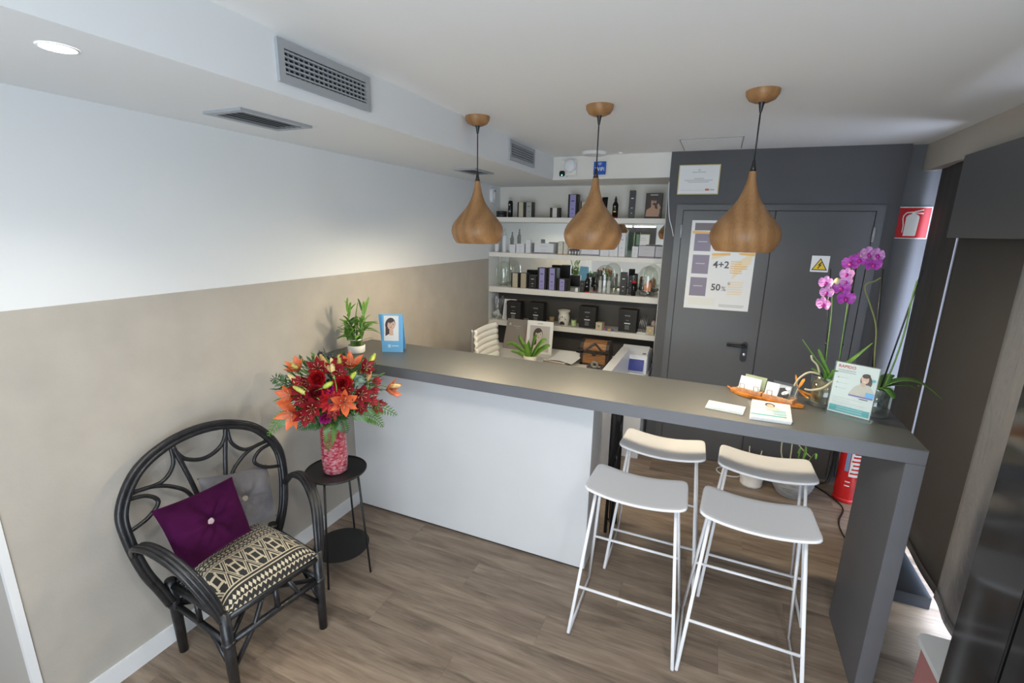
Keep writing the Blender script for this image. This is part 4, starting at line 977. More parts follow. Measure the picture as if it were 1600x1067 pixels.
def dw_frame(name, label, cat, a0, z0, w, h, th, body, shapes, back=0.0):
    o = dw(a0, z0, th + back)
    t = thing(name, label, cat, tuple(dw(a0 + w / 2, z0, back)))
    m = MB(); m.obox(dw(a0, z0, back), DU, UP, -DN, 0, w, 0, h, 0, th, body); m.build('board', t)
    if shapes: print_mb(o, DU, UP, shapes).build('print', t)
    return t, o
GOLD = mat('thin_gold_frame', (0.52, 0.42, 0.20), 0.4, metal=0.3)
t, o = dw_frame('certificate', 'framed white certificate on the dark wall above the door poster', 'certificate', 0.030, 2.108, 0.286, 0.210, 0.012, GOLD,
    [('r', 0.007, 0.007, 0.279, 0.203, PAPER), ('e', 0.143, 0.172, 0.008, 0.008, PALEINK), ('r', 0.095, 0.155, 0.19, 0.159, GREYINK), ('r', 0.11, 0.110, 0.18, 0.114, GREYINK), ('r', 0.045, 0.098, 0.24, 0.102, GREYINK), ('r', 0.07, 0.086, 0.215, 0.090, GREYINK), ('r', 0.025, 0.029, 0.19, 0.032, PALEINK), ('r', 0.195, 0.026, 0.222, 0.040, mat('red_print', (0.55, 0.15, 0.08), 0.5)), ('r', 0.226, 0.028, 0.258, 0.036, GREYINK)])
# door poster
PURP = mat('poster_mauve', (0.26, 0.225, 0.30), 0.5); TAUP = mat('poster_taupe', (0.20, 0.17, 0.18), 0.5)
ORG = mat('poster_orange', (0.83, 0.50, 0.16), 0.5); PALEO = mat('poster_pale_orange', (0.86, 0.72, 0.48), 0.5)
t, o = dw_frame('promotion_poster', 'white promotion poster with mauve squares reading 4+2 and 50% on the dark door', 'poster', 0.160, 1.258, 0.458, 0.664, 0.003, PAPER, [
    ('r', 0.024, 0.590, 0.434, 0.645, TAUP), ('p', [(0.01, 0.588), (0.25, 0.578), (0.44, 0.585), (0.44, 0.570), (0.2, 0.562), (0.012, 0.568)], ORG),
    ('r', 0.030, 0.438, 0.148, 0.566, PURP), ('r', 0.030, 0.268, 0.148, 0.410, PURP), ('r', 0.030, 0.098, 0.148, 0.240, PURP),
    ('p', [(0.165, 0.425), (0.29, 0.430), (0.29, 0.412), (0.165, 0.407)], ORG), ('p', [(0.165, 0.407), (0.27, 0.412), (0.165, 0.375)], PALEO),
    ('p', [(0.33, 0.345), (0.43, 0.345), (0.445, 0.43), (0.36, 0.44), (0.40, 0.41)], PALEO), ('p', [(0.32, 0.235), (0.42, 0.345), (0.33, 0.345)], PALEO), ('p', [(0.34, 0.43), (0.455, 0.435), (0.455, 0.412), (0.36, 0.418)], ORG),
    ('r', 0.03, 0.03, 0.22, 0.085, mat('poster_wash', (0.80, 0.79, 0.72), 0.5))]
    + [('r', 0.055, z, 0.12, z + 0.006, PALEINK) for z in (0.505, 0.342, 0.172)]
    + lines(0.30, 0.42, 0.275, 0.375, 6, ORG, 0.35, 0.4, 2) + lines(0.30, 0.43, 0.115, 0.225, 6, PALEO, 0.4, 0.3, 5) + lines(0.25, 0.43, 0.022, 0.045, 2, GREYINK, 0.4, 0.1, 3), back=0.0145)
for s, a, z, h in (('4+2', 0.235, 0.318, 0.050), ('50', 0.215, 0.148, 0.048)):
    text('lettering', s, o + DU * a + UP * z, DU, UP, h, mat('poster_text', (0.09, 0.08, 0.085), 0.5), t, True, 0.018, 0.003)
text('lettering', '%', o + DU * 0.272 + UP * 0.146, DU, UP, 0.034, MATS['poster_text'], t, True, 0.0, 0.003)
text('lettering', '*', o + DU * 0.304 + UP * 0.178, DU, UP, 0.034, MATS['poster_text'], t, True, 0.0, 0.003)
text('lettering', '2+1', o + DU * 0.235 + UP * 0.488, DU, UP, 0.050, MATS['poster_text'], t, True, 0.018, 0.003) if False else None
text('lettering', 'PROMO', o + DU * 0.23 + UP * 0.607, DU, UP, 0.020, WHITEINK, t, True, 0.008, 0.003)
# warning sign
t, o = dw_frame('warning_sign', 'white square sign with a yellow high-voltage triangle on the dark door', 'sign', 0.980, 1.576, 0.110, 0.113, 0.003, PAPER, [
    ('p', [(0.006, 0.012), (0.104, 0.012), (0.055, 0.098)], INK), ('p', [(0.016, 0.018), (0.094, 0.018), (0.055, 0.087)], YELLOW),
    ('p', [(0.060, 0.070), (0.042, 0.045), (0.053, 0.046), (0.044, 0.028), (0.040, 0.031), (0.046, 0.022), (0.054, 0.027), (0.050, 0.029), (0.068, 0.052), (0.057, 0.051), (0.068, 0.068)], INK)], back=0.0145)
# extinguisher sign on the rear wall
t = thing('extinguisher_sign', 'red square fire extinguisher sign on the grey wall right of the door', 'sign', (3.228, 2.07, 1.82))
m = MB(); m.rbox((3.228, 2.058, 1.922), (0.196, 0.022, 0.208), PAPER, 0.003, 1); m.build('sign_board', t)
o = Vector((3.130, 2.0465, 1.818))
sh = [('r', 0.006, 0.006, 0.190, 0.200, RED), ('p', [(0.062, 0.018)] + [(0.062 + 0.062 + 0.0 * i, 0.018) for i in range(1)] + [(0.130, 0.024), (0.134, 0.140), (0.128, 0.152), (0.108, 0.162), (0.108, 0.176), (0.090, 0.176), (0.090, 0.162), (0.070, 0.152), (0.062, 0.140)], WHITEINK),
      ('p', [(0.100, 0.178), (0.150, 0.190), (0.150, 0.184), (0.112, 0.172)], WHITEINK), ('p', [(0.105, 0.170), (0.152, 0.168), (0.150, 0.160), (0.105, 0.163)], WHITEINK),
      ('p', [(0.095, 0.176), (0.060, 0.172), (0.045, 0.152), (0.043, 0.130), (0.052, 0.085), (0.052, 0.040), (0.057, 0.040), (0.057, 0.088), (0.049, 0.131), (0.051, 0.149), (0.063, 0.165), (0.095, 0.169)], WHITEINK)]
print_mb(o, (1, 0, 0), UP, sh).build('pictogram', t)
# mirror-side certificate on the front wall
t = thing('certificate', 'framed certificate on the front wall, seen only in the shelf mirror', 'certificate', (0.60, -3.28, 1.54))
m = MB(); m.box(0.46, -3.288, 1.54, 0.74, -3.275, 1.78, GOLD); m.build('board', t)
print_mb((0.74, -3.2749, 1.54), (-1, 0, 0), UP, [('r', 0.012, 0.012, 0.268, 0.228, PAPER), ('r', 0.08, 0.15, 0.20, 0.156, GREYINK), ('r', 0.06, 0.11, 0.22, 0.116, GREYINK)]).build('print', t)
# white cable at the corner of the dark wall
m = MB(); m.tube(catmull([(1.668, 1.921, 2.20), (1.672, 1.921, 2.10), (1.69, 1.922, 1.95), (1.718, 1.923, 1.86), (1.735, 1.924, 1.80)]), 0.003, BASEW)
single(m, 'white_cable', 'thin white cable running down the corner beside the door frame', 'cable', (1.70, 1.923, 1.80))

# ------------------------------------------------------------------ things on the counter
t = thing('bamboo_plant', 'lucky bamboo in a round white dish at the wall end of the counter', 'plant', (0.152, 0.150, H))
m = MB(); m.lathe((0.152, 0.150, H), [(0, 0.001), (0.044, 0.001), (0.049, 0.006), (0.051, 0.044), (0.047, 0.046), (0.045, 0.030), (0, 0.030)], mat('white_pot', (0.80, 0.79, 0.77), 0.35), 32); m.build('pot', t)
rb = random.Random(11); tops = []
m = MB()
for k in range(15):
    a, q = rb.random() * 6.28, 0.034 * sqrt(rb.random()); hh = 0.10 + 0.10 * rb.random()
    x, y = 0.152 + q * cos(a), 0.150 + q * sin(a)
    tp = (x + 0.02 * cos(a), y + 0.02 * sin(a), H + hh); m.tube([(x, y, H + 0.02), (x, y, H + 0.08), tp], 0.0055, STEM, 6); tops.append(tp)
tag(m.build('canes', t), 'green canes', kind='stuff')
m = MB(); m.lathe((0.152, 0.150, H), [(0.040, 0.076), (0.042, 0.078), (0.042, 0.083), (0.040, 0.085)], CHROME, 24); m.build('wire_tie', t)
for k in range(74):
    b = Vector(tops[k % len(tops)]) + Vector((0, 0, -0.05 + 0.05 * rb.random()))
    a = rb.random() * 6.28; el = -0.15 + 1.25 * rb.random(); ln = 0.06 + 0.05 * rb.random()
    if k > 63: el = 0.9 + 0.45 * rb.random(); ln = 0.10 + 0.05 * rb.random(); b.z += 0.05
    if k > 69: b.z += 0.05
    d = Vector((cos(a) * cos(el), sin(a) * cos(el), sin(el)))
    e = b + d * ln + Vector((0, 0, -0.018))
    if e.x < 0.012: e.x = 0.012 + 0.01 * rb.random()
    lf = strap_leaf([b, b + d * ln * 0.5, e], 0.017, LEAF2 if k % 3 else LEAF, 4, rb.random() - 0.5)
    lf.build('leaf', t)
m = MB(); m.tube([(0.152, 0.15, H + 0.17), (0.165, 0.15, H + 0.24), (0.18, 0.152, H + 0.30)], 0.003, STEM, 6); m.build('stem', t)
# blue tent card
t = thing('tent_card', 'blue tent card with a dark-haired woman portrait at the wall end of the counter', 'display card', (0.345, 0.27, H))
o = Vector((0.283, 0.222, H + 0.001)); u = Vector((1, 0.42, 0)).normalized(); v = Vector((-0.045, 0.09, 1)).normalized(); v = (v - u * v.dot(u)).normalized(); n = u.cross(v)
m = MB(); m.obox(o, u, v, n, 0, 0.125, 0, 0.225, -0.003, 0, BLUE); m.build('front_sheet', t)
b2 = o - n * 0.075; b2.z = H + 0.001; tpl = o + v * 0.225; 
m = MB(); vv = (tpl - b2).normalized(); m.obox(b2, u, vv, u.cross(vv), -0.020, 0.125, 0, (tpl - b2).length, -0.003, 0, BLUE); m.build('back_sheet', t)
sh = shift(portrait(0.088, 0.150, SKIN, HAIR, PAPER, PAPER, -0.25, 0.5, 1, 1.35), 0.012, 0.068)
sh += [('r', 0.0, 0.0, 0.125, 0.068, BLUE), ('r', 0.108, 0.068, 0.125, 0.225, BLUE), ('r', 0.036, 0.028, 0.052, 0.046, mat('pale_blue_print', (0.55, 0.75, 0.90), 0.5)), ('r', 0.058, 0.035, 0.100, 0.041, MATS['pale_blue_print'])]
print_mb(o, u, v, sh).build('printed_picture', t)
# card holder: leaf-shaped tray and two wooden holders
TRO = mat('amber_resin', (0.50, 0.17, 0.022), 0.25, noise=0.5, nscale=25, coat=0.4); WLT = mat('light_wood', (0.55, 0.30, 0.15), 0.5, noise=0.25, nscale=20, stretch=(1, 8, 8))
ang = math.atan2(-0.127, 0.275)
def tr(a, b, z): return (2.334 + a * cos(ang) - b * sin(ang), 0.347 + a * sin(ang) + b * cos(ang), H + z)
t = thing('leaf_tray', 'amber leaf-shaped tray carrying the two business card holders', 'tray', tr(0, 0, 0))
pts = []
for i in range(28):
    a = 2 * pi * i / 28; pts.append((0.158 * cos(a), 0.055 * sin(a) * (1 - 0.25 * cos(a)) * (1 + 0.04 * sin(5 * a))))
m = MB(); m.slab(pts, 0.002, 0.012, TRO, lambda a, b, c: tr(a, b, c)); m.slab([(a * 0.95, b * 0.95) for a, b in pts], 0.012, 0.014, TRO, lambda a, b, c: tr(a, b, c)); m.build('leaf_body', t)
m = MB(); m.tube([tr(-0.155, 0, 0.008), tr(-0.175, 0.004, 0.014)], [0.005, 0.003], TRO, 6); m.build('leaf_tip', t)
def cardholder(a0, label, w):
    t = thing('card_holder', label, 'card holder', tr(a0, 0.012, 0.014), 'wooden card holders on the leaf tray')
    m = MB(); m.slab(rpoly(w, 0.058, 0.003, 2, a0, 0.0), 0.0145, 0.030, WLT, lambda a, b, c: tr(a, b, c)); m.build('base', t)
    for k, s in enumerate((-0.28, 0.28)):
        x = a0 + s * w; q = MB(); q.tube([tr(x - 0.010, -0.024, 0.030), tr(x - 0.010, -0.027, 0.052), tr(x + 0.010, -0.027, 0.052), tr(x + 0.010, -0.024, 0.030)], 0.0013, BLACKM, 5); q.build('wire_clip', t)
    return t
cardholder(-0.066, 'wooden card holder nearer the dark door handle, on the left of the leaf tray', 0.110)
cardholder(0.058, 'wooden card holder on the right of the leaf tray, toward the orchids', 0.125)
def cardstack(name, label, a0, b0, w, h, n, mm, shapes, lean=0.35):
    o = Vector(tr(a0 - w / 2, b0, 0.0305)); u = Vector((cos(ang), sin(ang), 0)); v = (Vector((-sin(ang), cos(ang), 0)) * lean + UP).normalized(); nn = u.cross(v)
    t = thing(name, label, 'cards', tuple(o + u * w / 2))
    m = MB(); m.obox(o, u, v, nn, 0, w, 0, h, -n, 0, mm); m.build('cards', t)
    if shapes: print_mb(o, u, v, shapes).build('print', t)
cardstack('business_cards', 'white business cards in the holder left on the leaf tray', -0.070, -0.018, 0.092, 0.056, 0.008, PAPER, [('r', 0.02, 0.03, 0.07, 0.033, PALEINK)])
cardstack('business_cards', 'sage green cards behind the white ones in the same holder', -0.058, 0.004, 0.095, 0.062, 0.004, mat('sage_card', (0.33, 0.38, 0.24), 0.5), [])
cardstack('business_cards', 'white cards with a black swirl photo in the right holder on the tray', 0.050, -0.018, 0.100, 0.056, 0.008, PAPER, [('r', 0.052, 0.0, 0.100, 0.056, GREYINK), ('p', [(0.054, 0.0), (0.098, 0.0), (0.098, 0.02), (0.075, 0.045), (0.056, 0.04)], INK), ('e', 0.080, 0.022, 0.014, 0.008, PAPER, 0.5), ('e', 0.088, 0.044, 0.010, 0.006, PAPER, 0.3), ('r', 0.01, 0.03, 0.04, 0.033, PALEINK)])
cardstack('business_cards', 'clear plastic cards standing behind the swirl cards', 0.070, 0.006, 0.105, 0.062, 0.003, ACRYL, [])
# flyers
def flyer_stack(label, c4, hh, shapes_fn, n=5):
    P = [Vector((x, y, H + 0.0005)) for x, y in c4]; cen = sum(P, Vector()) / 4
    t = thing('flyer_stack', label, 'flyers', tuple(cen))
    r = random.Random(len(label))
    for k in range(n):
        d = Vector((r.uniform(-1, 1), r.uniform(-1, 1), 0)) * (0.004 if k < n - 1 else 0)
        z0, z1 = k * hh / n, (k + 1) * hh / n - 0.0002
        m = MB(); V = [p + d + UP * z0 for p in P] + [p + d + UP * z1 for p in P]
        m.add(V, [(0, 3, 2, 1), (4, 5, 6, 7), (0, 1, 5, 4), (1, 2, 6, 5), (2, 3, 7, 6), (3, 0, 4, 7)], PAPER); m.build('flyer', t)
    o = P[0] + UP * hh; u = (P[1] - P[0]).normalized(); v = (P[3] - P[0]); v = (v - u * v.dot(u)).normalized()
    print_mb(o, u, v, shapes_fn((P[1] - P[0]).length, (P[3] - P[0]).length)).build('print', t)
flyer_stack('flat stack of small white flyers with a teal strip at the counter front edge', [(2.088, 0.093), (2.232, 0.073), (2.247, 0.171), (2.101, 0.193)], 0.006,
    lambda w, h: [('r', 0.01, h * 0.06, w * 0.52, h * 0.13, TEAL), ('r', w * 0.6, h * 0.06, w * 0.97, h * 0.13, TEAL)] + lines(0.01, w * 0.5, h * 0.55, h * 0.8, 3, PALEINK, 0.25))
flyer_stack('thicker stack of white flyers with a smiling woman photo beside the small flyers', [(2.256, 0.042), (2.404, 0.050), (2.420, 0.262), (2.276, 0.268)], 0.014,
    lambda w, h: [('r', 0.006, h * 0.13, w * 0.92, h * 0.19, TEAL), ('r', w * 0.50, h * 0.42, w * 0.98, h * 0.50, mat('pale_teal', (0.45, 0.66, 0.72), 0.5)), ('e', w * 0.66, h * 0.57, w * 0.20, h * 0.10, mat('knit_cream', (0.70, 0.62, 0.55), 0.5)), ('e', w * 0.64, h * 0.75, w * 0.13, h * 0.12, HAIR), ('e', w * 0.64, h * 0.72, w * 0.09, h * 0.085, SKIN), ('r', w * 0.62, h * 0.685, w * 0.67, h * 0.692, PAPER), ('r', w * 0.62, h * 0.25, w * 0.95, h * 0.40, BLUE if False else MATS['pale_teal'])] + lines(0.01, w * 0.4, h * 0.5, h * 0.85, 4, PALEINK, 0.2), 7)
# acrylic sign holder
o = Vector((2.5655, 0.293, H + 0.006)); u = Vector((0.129, -0.062, 0)).normalized(); dn = Vector((-u.y, u.x, 0)); v = (UP - dn * 0.04 + dn * 0.14).normalized(); n = u.cross(v)
t = thing('acrylic_sign', 'clear acrylic stand with a white flyer of a smiling woman reading RAPIDO', 'sign', tuple(o + u * 0.075))
m = MB(); m.obox(o - UP * 0.0055, u, dn, UP, -0.012, 0.160, -0.036, 0.014, 0, 0.004, ACRYL); m.build('foot_plate', t)
m = MB(); m.obox(o, u, v, n, 0, 0.148, 0, 0.212, -0.001, 0.001, PAPER); m.build('insert', t)
m = MB(); m.obox(o, u, v, n, -0.004, 0.152, -0.002, 0.216, 0.0022, 0.0042, ACRYL); m.obox(o, u, v, n, -0.004, 0.152, -0.002, 0.216, -0.0042, -0.0022, ACRYL); m.build('cover', t)
sh = [('r', 0.004, 0.006, 0.144, 0.032, TEAL), ('r', 0.03, 0.022, 0.12, 0.026, mat('pale_teal', (0.45, 0.66, 0.72), 0.5)), ('r', 0.03, 0.013, 0.12, 0.017, MATS['pale_teal'])]
sh += [('e', 0.112, 0.152, 0.020, 0.028, HAIR, 0.2), ('p', [(0.060, 0.088), (0.146, 0.088), (0.140, 0.118), (0.125, 0.138), (0.095, 0.138), (0.075, 0.122)], mat('knit_cream', (0.70, 0.62, 0.55), 0.5)), ('e', 0.104, 0.140, 0.008, 0.012, SKIN), ('e', 0.107, 0.160, 0.013, 0.018, SKIN, 0.2), ('e', 0.109, 0.174, 0.014, 0.009, HAIR, 0.2), ('p', [(0.10, 0.150), (0.113, 0.150), (0.107, 0.1465)], WHITEINK), ('e', 0.102, 0.164, 0.0018, 0.001, INK), ('e', 0.111, 0.164, 0.0018, 0.001, INK), ('r', 0.062, 0.082, 0.145, 0.088, mat('violet_ink', (0.22, 0.16, 0.42), 0.5)), ('r', 0.118, 0.088, 0.146, 0.108, BLUE), ('r', 0.10, 0.075, 0.13, 0.078, INK), ('e', 0.137, 0.160, 0.006, 0.006, TEAL)]
sh += [('e', 0.016, z, 0.003, 0.003, GREYINK) for z in (0.150, 0.128, 0.106)] + [('r', 0.022, z - 0.0012, 0.05, z + 0.0012, PALEINK) for z in (0.150, 0.128, 0.106)] + lines(0.01, 0.075, 0.170, 0.186, 2, GREYINK, 0.35, 0.2, 4) + lines(0.01, 0.13, 0.042, 0.070, 3, PALEINK, 0.2, 0.5, 8)
print_mb(o + n * 0.0012, u, v, sh).build('printed_flyer', t)
text('lettering', 'RAPIDO', o + u * 0.008 + v * 0.192 + n * 0.0012, u, v, 0.012, mat('red_letter', (0.62, 0.05, 0.07), 0.5), t, False, 0.02)
# orchids
PETA = mat('orchid_petal', (0.40, 0.055, 0.38), 0.45, noise=0.35, nscale=90, sss=0.1); PETB = mat('orchid_petal_pale', (0.58, 0.25, 0.54), 0.45, noise=0.3, nscale=80, sss=0.1); LIPM = mat('orchid_lip', (0.36, 0.01, 0.22), 0.4)
def flower_basis(d):
    d = Vector(d).normalized(); q = d.to_track_quat('Z', 'Y'); return q.to_matrix()
def petal_pts(L, w, curl, nu=4, nv=6, point=False, base=0.25):
    """petal along +x, curving up (+z)"""
    V = []
    for j in range(nv + 1):
        f = j / nv; ww = w * (base + (1 - base) * sin(pi * min(1, f * 0.62 + 0.02))) * (1 - f ** 5) ** 0.6
        if point: ww = w * (base + (1 - base) * sin(pi * f ** 0.85)) * max(0.0, 1 - f ** 6) ** 0.8
        for i in range(nu + 1):
            s = i / nu * 2 - 1
            V.append(Vector((L * f * (1 - 0.25 * curl * f), s * ww / 2, L * (curl * f * f * 0.55) + 0.18 * ww * s * s)))
    F = [(j * (nu + 1) + i, (j + 1) * (nu + 1) + i, (j + 1) * (nu + 1) + i + 1, j * (nu + 1) + i + 1) for j in range(nv) for i in range(nu)]
    return V, F
def glass_pot(t, c, r, h, fill, fm):
    m = MB(); m.lathe(c, [(0, 0.012), (r - 0.006, 0.012), (r - 0.004, 0.02), (r - 0.003, h)], CLEAR, 32); m.lathe(c, [(0, 0.001), (r - 0.004, 0.001), (r, 0.006), (r, h), (r - 0.003, h)], CLEAR, 32); m.build('glass_vase', t)
    m = MB(); m.lathe(c, [(0, 0.016), (r - 0.010, 0.016), (r - 0.008, fill), (0, fill + 0.006)], fm, 28); m.build('planting_mix', t)
cA = Vector((2.565, 0.372, H)); cB = Vector((2.738, 0.345, H))
MIX = mat('bark_mix', (0.10, 0.075, 0.035), 0.8, noise=0.8, nscale=45); MIXB = mat('dark_bark_mix', (0.10, 0.11, 0.11), 0.6, noise=0.8, nscale=40)
oa = thing('orchid_plant', 'flowering purple orchid in a glass vase behind the acrylic sign', 'orchid', tuple(cA))
glass_pot(oa, cA, 0.060, 0.135, 0.105, MIX)
for pts, w in (([(2.56, 0.372, 1.21), (2.54, 0.37, 1.26), (2.50, 0.37, 1.31), (2.445, 0.37, 1.385)], 0.036), ([(2.565, 0.372, 1.21), (2.55, 0.36, 1.26), (2.525, 0.35, 1.31), (2.505, 0.34, 1.355)], 0.034), ([(2.57, 0.372, 1.21), (2.61, 0.38, 1.27), (2.66, 0.39, 1.33), (2.705, 0.39, 1.395)], 0.034), ([(2.57, 0.36, 1.21), (2.58, 0.33, 1.25), (2.57, 0.30, 1.28)], 0.04), ([(2.57, 0.372, 1.21), (2.61, 0.36, 1.25), (2.655, 0.35, 1.29)], 0.036), ([(2.56, 0.372, 1.2), (2.53, 0.38, 1.24), (2.50, 0.39, 1.255)], 0.034)):
    strap_leaf(pts, w, LEAF, 10).build('leaf', oa, thick=0.002)
for p0, p1 in (((2.556, 0.38, 1.20), (2.505, 0.38, 1.694)), ((2.595, 0.38, 1.20), (2.594, 0.38, 1.704))):
    m = MB(); m.tube([p0, p1], 0.0032, BLACKP, 6)
    for f in (0.35, 0.8): q = Vector(p0).lerp(Vector(p1), f); m.ball(q, 0.007, BLACKP, 6)
    m.build('support_stake', oa)
st1 = catmull([(2.553, 0.375, 1.20), (2.543, 0.37, 1.34), (2.535, 0.365, 1.50), (2.522, 0.362, 1.60), (2.512, 0.36, 1.655)])
st2 = catmull([(2.597, 0.375, 1.20), (2.590, 0.37, 1.40), (2.585, 0.368, 1.56), (2.578, 0.364, 1.68), (2.592, 0.362, 1.745), (2.62, 0.36, 1.762), (2.645, 0.358, 1.745)])
for s_ in (st1, st2): m = MB(); m.tube(s_, 0.0022, STEM, 6); m.build('flower_stem', oa)
fls = [((2.492, 0.340, 1.640), 0.030, PETB, (-0.6, -1, 0.1)), ((2.500, 0.340, 1.600), 0.028, PETB, (-0.4, -1, 0.0)), ((2.497, 0.340, 1.552), 0.034, PETB, (-0.8, -0.8, -0.2)), ((2.549, 0.345, 1.621), 0.034, PETA, (-0.2, -1, 0.1)), ((2.570, 0.345, 1.580), 0.036, PETA, (0.1, -1, 0.0)), ((2.560, 0.345, 1.678), 0.028, PETB, (-0.5, -1, 0.2)), ((2.566, 0.345, 1.722), 0.034, PETA, (-0.4, -1, 0.2)), ((2.590, 0.340, 1.738), 0.032, PETA, (0, -1, 0.1)), ((2.618, 0.340, 1.760), 0.034, PETB, (0.2, -1, 0.4)), ((2.645, 0.340, 1.757), 0.032, PETB, (0.5, -1, 0.3)), ((2.638, 0.340, 1.722), 0.034, PETA, (0.3, -1, -0.2)), ((2.560, 0.342, 1.648), 0.024, PETB, (-0.2, -1, 0.2))]
for c, r, mm, d in fls:
    B = flower_basis(d); m = MB()
    for k, (a, L, w) in enumerate(((90, 1, 0.75), (215, 1, 0.75), (325, 1, 0.75), (10, 1.05, 1.15), (170, 1.05, 1.15))):
        V, F = petal_pts(r * L, r * w, 0.25); Rz = Matrix.Rotation(radians(a), 3, 'Z')
        m.add([Vector(c) + B @ (Rz @ p) for p in V], F, mm, True)
    m.ball(Vector(c) + B @ Vector((0, -r * 0.18, r * 0.15)), r * 0.24, LIPM, 8, (1, 1.3, 0.9), B)
    m.tube([Vector(c), Vector(c) - B @ Vector((0, 0, 0.02)) + Vector((0.005, 0.01, 0.0))], 0.0016, PETB, 5)
    m.build('flower', oa)
for c in ((2.531, 0.350, 1.646), (2.600, 0.345, 1.757)):
    m = MB(); m.ball(c, 0.012, mat('orchid_bud', (0.60, 0.52, 0.30), 0.5), 8, (1, 1, 1.2)); m.build('bud', oa)
ROOT = mat('pale_root', (0.48, 0.42, 0.28), 0.6)
for pts in ([(2.53, 0.36, 1.24), (2.49, 0.355, 1.245), (2.455, 0.35, 1.215), (2.44, 0.35, 1.175)], [(2.575, 0.33, 1.225), (2.54, 0.30, 1.20), (2.50, 0.29, 1.185), (2.47, 0.29, 1.185)], [(2.53, 0.37, 1.245), (2.515, 0.365, 1.28), (2.495, 0.365, 1.30), (2.488, 0.365, 1.32)]):
    m = MB(); m.tube(catmull(pts), [0.0042] * (len(catmull(pts)) - 1) + [0.002], ROOT, 7); m.build('aerial_root', oa)
ob = thing('orchid_plant', 'flowerless orchid with two tall stakes in a dark-filled glass, last on the counter', 'orchid', tuple(cB))
glass_pot(ob, cB, 0.056, 0.120, 0.112, MIXB)
for pts, w in (([(2.74, 0.345, 1.21), (2.80, 0.34, 1.255), (2.87, 0.33, 1.258), (2.945, 0.32, 1.205)], 0.050), ([(2.74, 0.345, 1.21), (2.78, 0.35, 1.23), (2.84, 0.36, 1.235), (2.88, 0.36, 1.225)], 0.036), ([(2.74, 0.34, 1.21), (2.76, 0.31, 1.22), (2.78, 0.28, 1.195)], 0.040), ([(2.74, 0.35, 1.21), (2.72, 0.37, 1.25), (2.70, 0.39, 1.28)], 0.040), ([(2.74, 0.345, 1.21), (2.77, 0.38, 1.25), (2.80, 0.42, 1.26)], 0.044)):
    strap_leaf(pts, w, LEAF, 10).build('leaf', ob, thick=0.002)
for p0, p1 in (((2.715, 0.345, 1.18), (2.675, 0.34, 1.705)), ((2.745, 0.345, 1.18), (2.800, 0.34, 1.712))):
    m = MB(); m.tube([p0, p1], 0.0032, BLACKP, 6); m.build('support_stake', ob)
for pts, mm in (([(2.725, 0.342, 1.20), (2.705, 0.34, 1.35), (2.690, 0.338, 1.47), (2.655, 0.336, 1.56), (2.628, 0.336, 1.62), (2.632, 0.336, 1.645), (2.655, 0.336, 1.655), (2.672, 0.336, 1.67)], mat('dry_stem', (0.16, 0.17, 0.06), 0.6)), ([(2.755, 0.342, 1.20), (2.775, 0.338, 1.34), (2.785, 0.336, 1.47), (2.785, 0.336, 1.58), (2.790, 0.336, 1.665)], STEM)):
    m = MB(); m.tube(catmull(pts), 0.0032, mm, 6); m.build('flower_stem', ob)
# dried orange petals
t = thing('dried_lily', 'dried orange lily petals lying against the orchid roots', 'flower', (2.47, 0.385, H))
for a, L, d in ((0, 0.075, (-0.45, -0.1, 0.9)), (1, 0.075, (0.75, -0.25, -0.42)), (2, 0.065, (0.45, -0.35, -0.50)), (3, 0.06, (0.25, 0.1, 0.35))):
    V, F = petal_pts(L, 0.024, 0.35); q = Vector(d).normalized(); B = q.to_track_quat('X', 'Z').to_matrix()
    m = MB(); m.add([Vector((2.462, 0.385, H + 0.055)) + B @ p for p in V], F, mat('dried_orange', (0.66, 0.27, 0.03), 0.5, noise=0.4, nscale=60), True); m.build('petal', t, thick=0.001)
m = MB(); m.tube(catmull([(2.462, 0.385, H + 0.055), (2.455, 0.38, H + 0.025), (2.452, 0.375, H + 0.002)]), 0.0025, MATS['dried_orange'] if False else ROOT, 6); m.build('stem', t)

# ------------------------------------------------------------------ stools
st = thing('bar_stool', 'white stool at the front, nearer the white cabinet', 'stool', (1.848, 0, 0), 'white bar stools')
def seatf(u, v):
    # rounded-corner saddle seat, wider at the front
    x = (u - 0.5) * 2; y = (v - 0.5) * 2
    a, b = x, y
    k = 1.0
    # superellipse corner rounding
    e = 9.0; rr = (abs(a) ** e + abs(b) ** e) ** (1 / e); mxv = max(abs(a), abs(b))
    if rr > 1e-6: k = mxv / rr
    a, b = a * k, b * k
    w = 0.213 + 0.006 * (-b)
    return Vector((a * w, b * 0.132 - 0.0, 0.722 - 0.030 * (1 - a * a) + 0.006 * b * b))
m = MB(); m.grid(seatf, 24, 12, STOOLW); so = m.build('seat', st, local=True, thick=0.012)
bv = so.modifiers.new('round', 'BEVEL'); bv.width = 0.003; bv.segments = 2
for sx in (-1, 1):
    m = MB()
    # one bent rod: front leg, floor runner, rear leg
    m.tube([(sx * 0.170, -0.055, 0.705), (sx * 0.231, -0.195, 0.010), (sx * 0.231, -0.192, 0.0075), (sx * 0.231, 0.192, 0.0075), (sx * 0.231, 0.195, 0.010), (sx * 0.170, 0.055, 0.705)], 0.0075, STOOLW, 10)
    m.build('leg', st, local=True)
def at(z, s, front): 
    k = (0.705 - z) / 0.695; return (s * (0.170 + 0.061 * k), (-1 if front else 1) * (0.055 + 0.14 * k), z)
m = MB(); m.tube([at(0.235, -1, True), at(0.235, 1, True)], 0.0065, STOOLW, 10); m.build('footrest', st, local=True)
m = MB(); m.tube([at(0.315, -1, False), at(0.315, 1, False)], 0.0065, STOOLW, 10); m.build('stretcher', st, local=True)
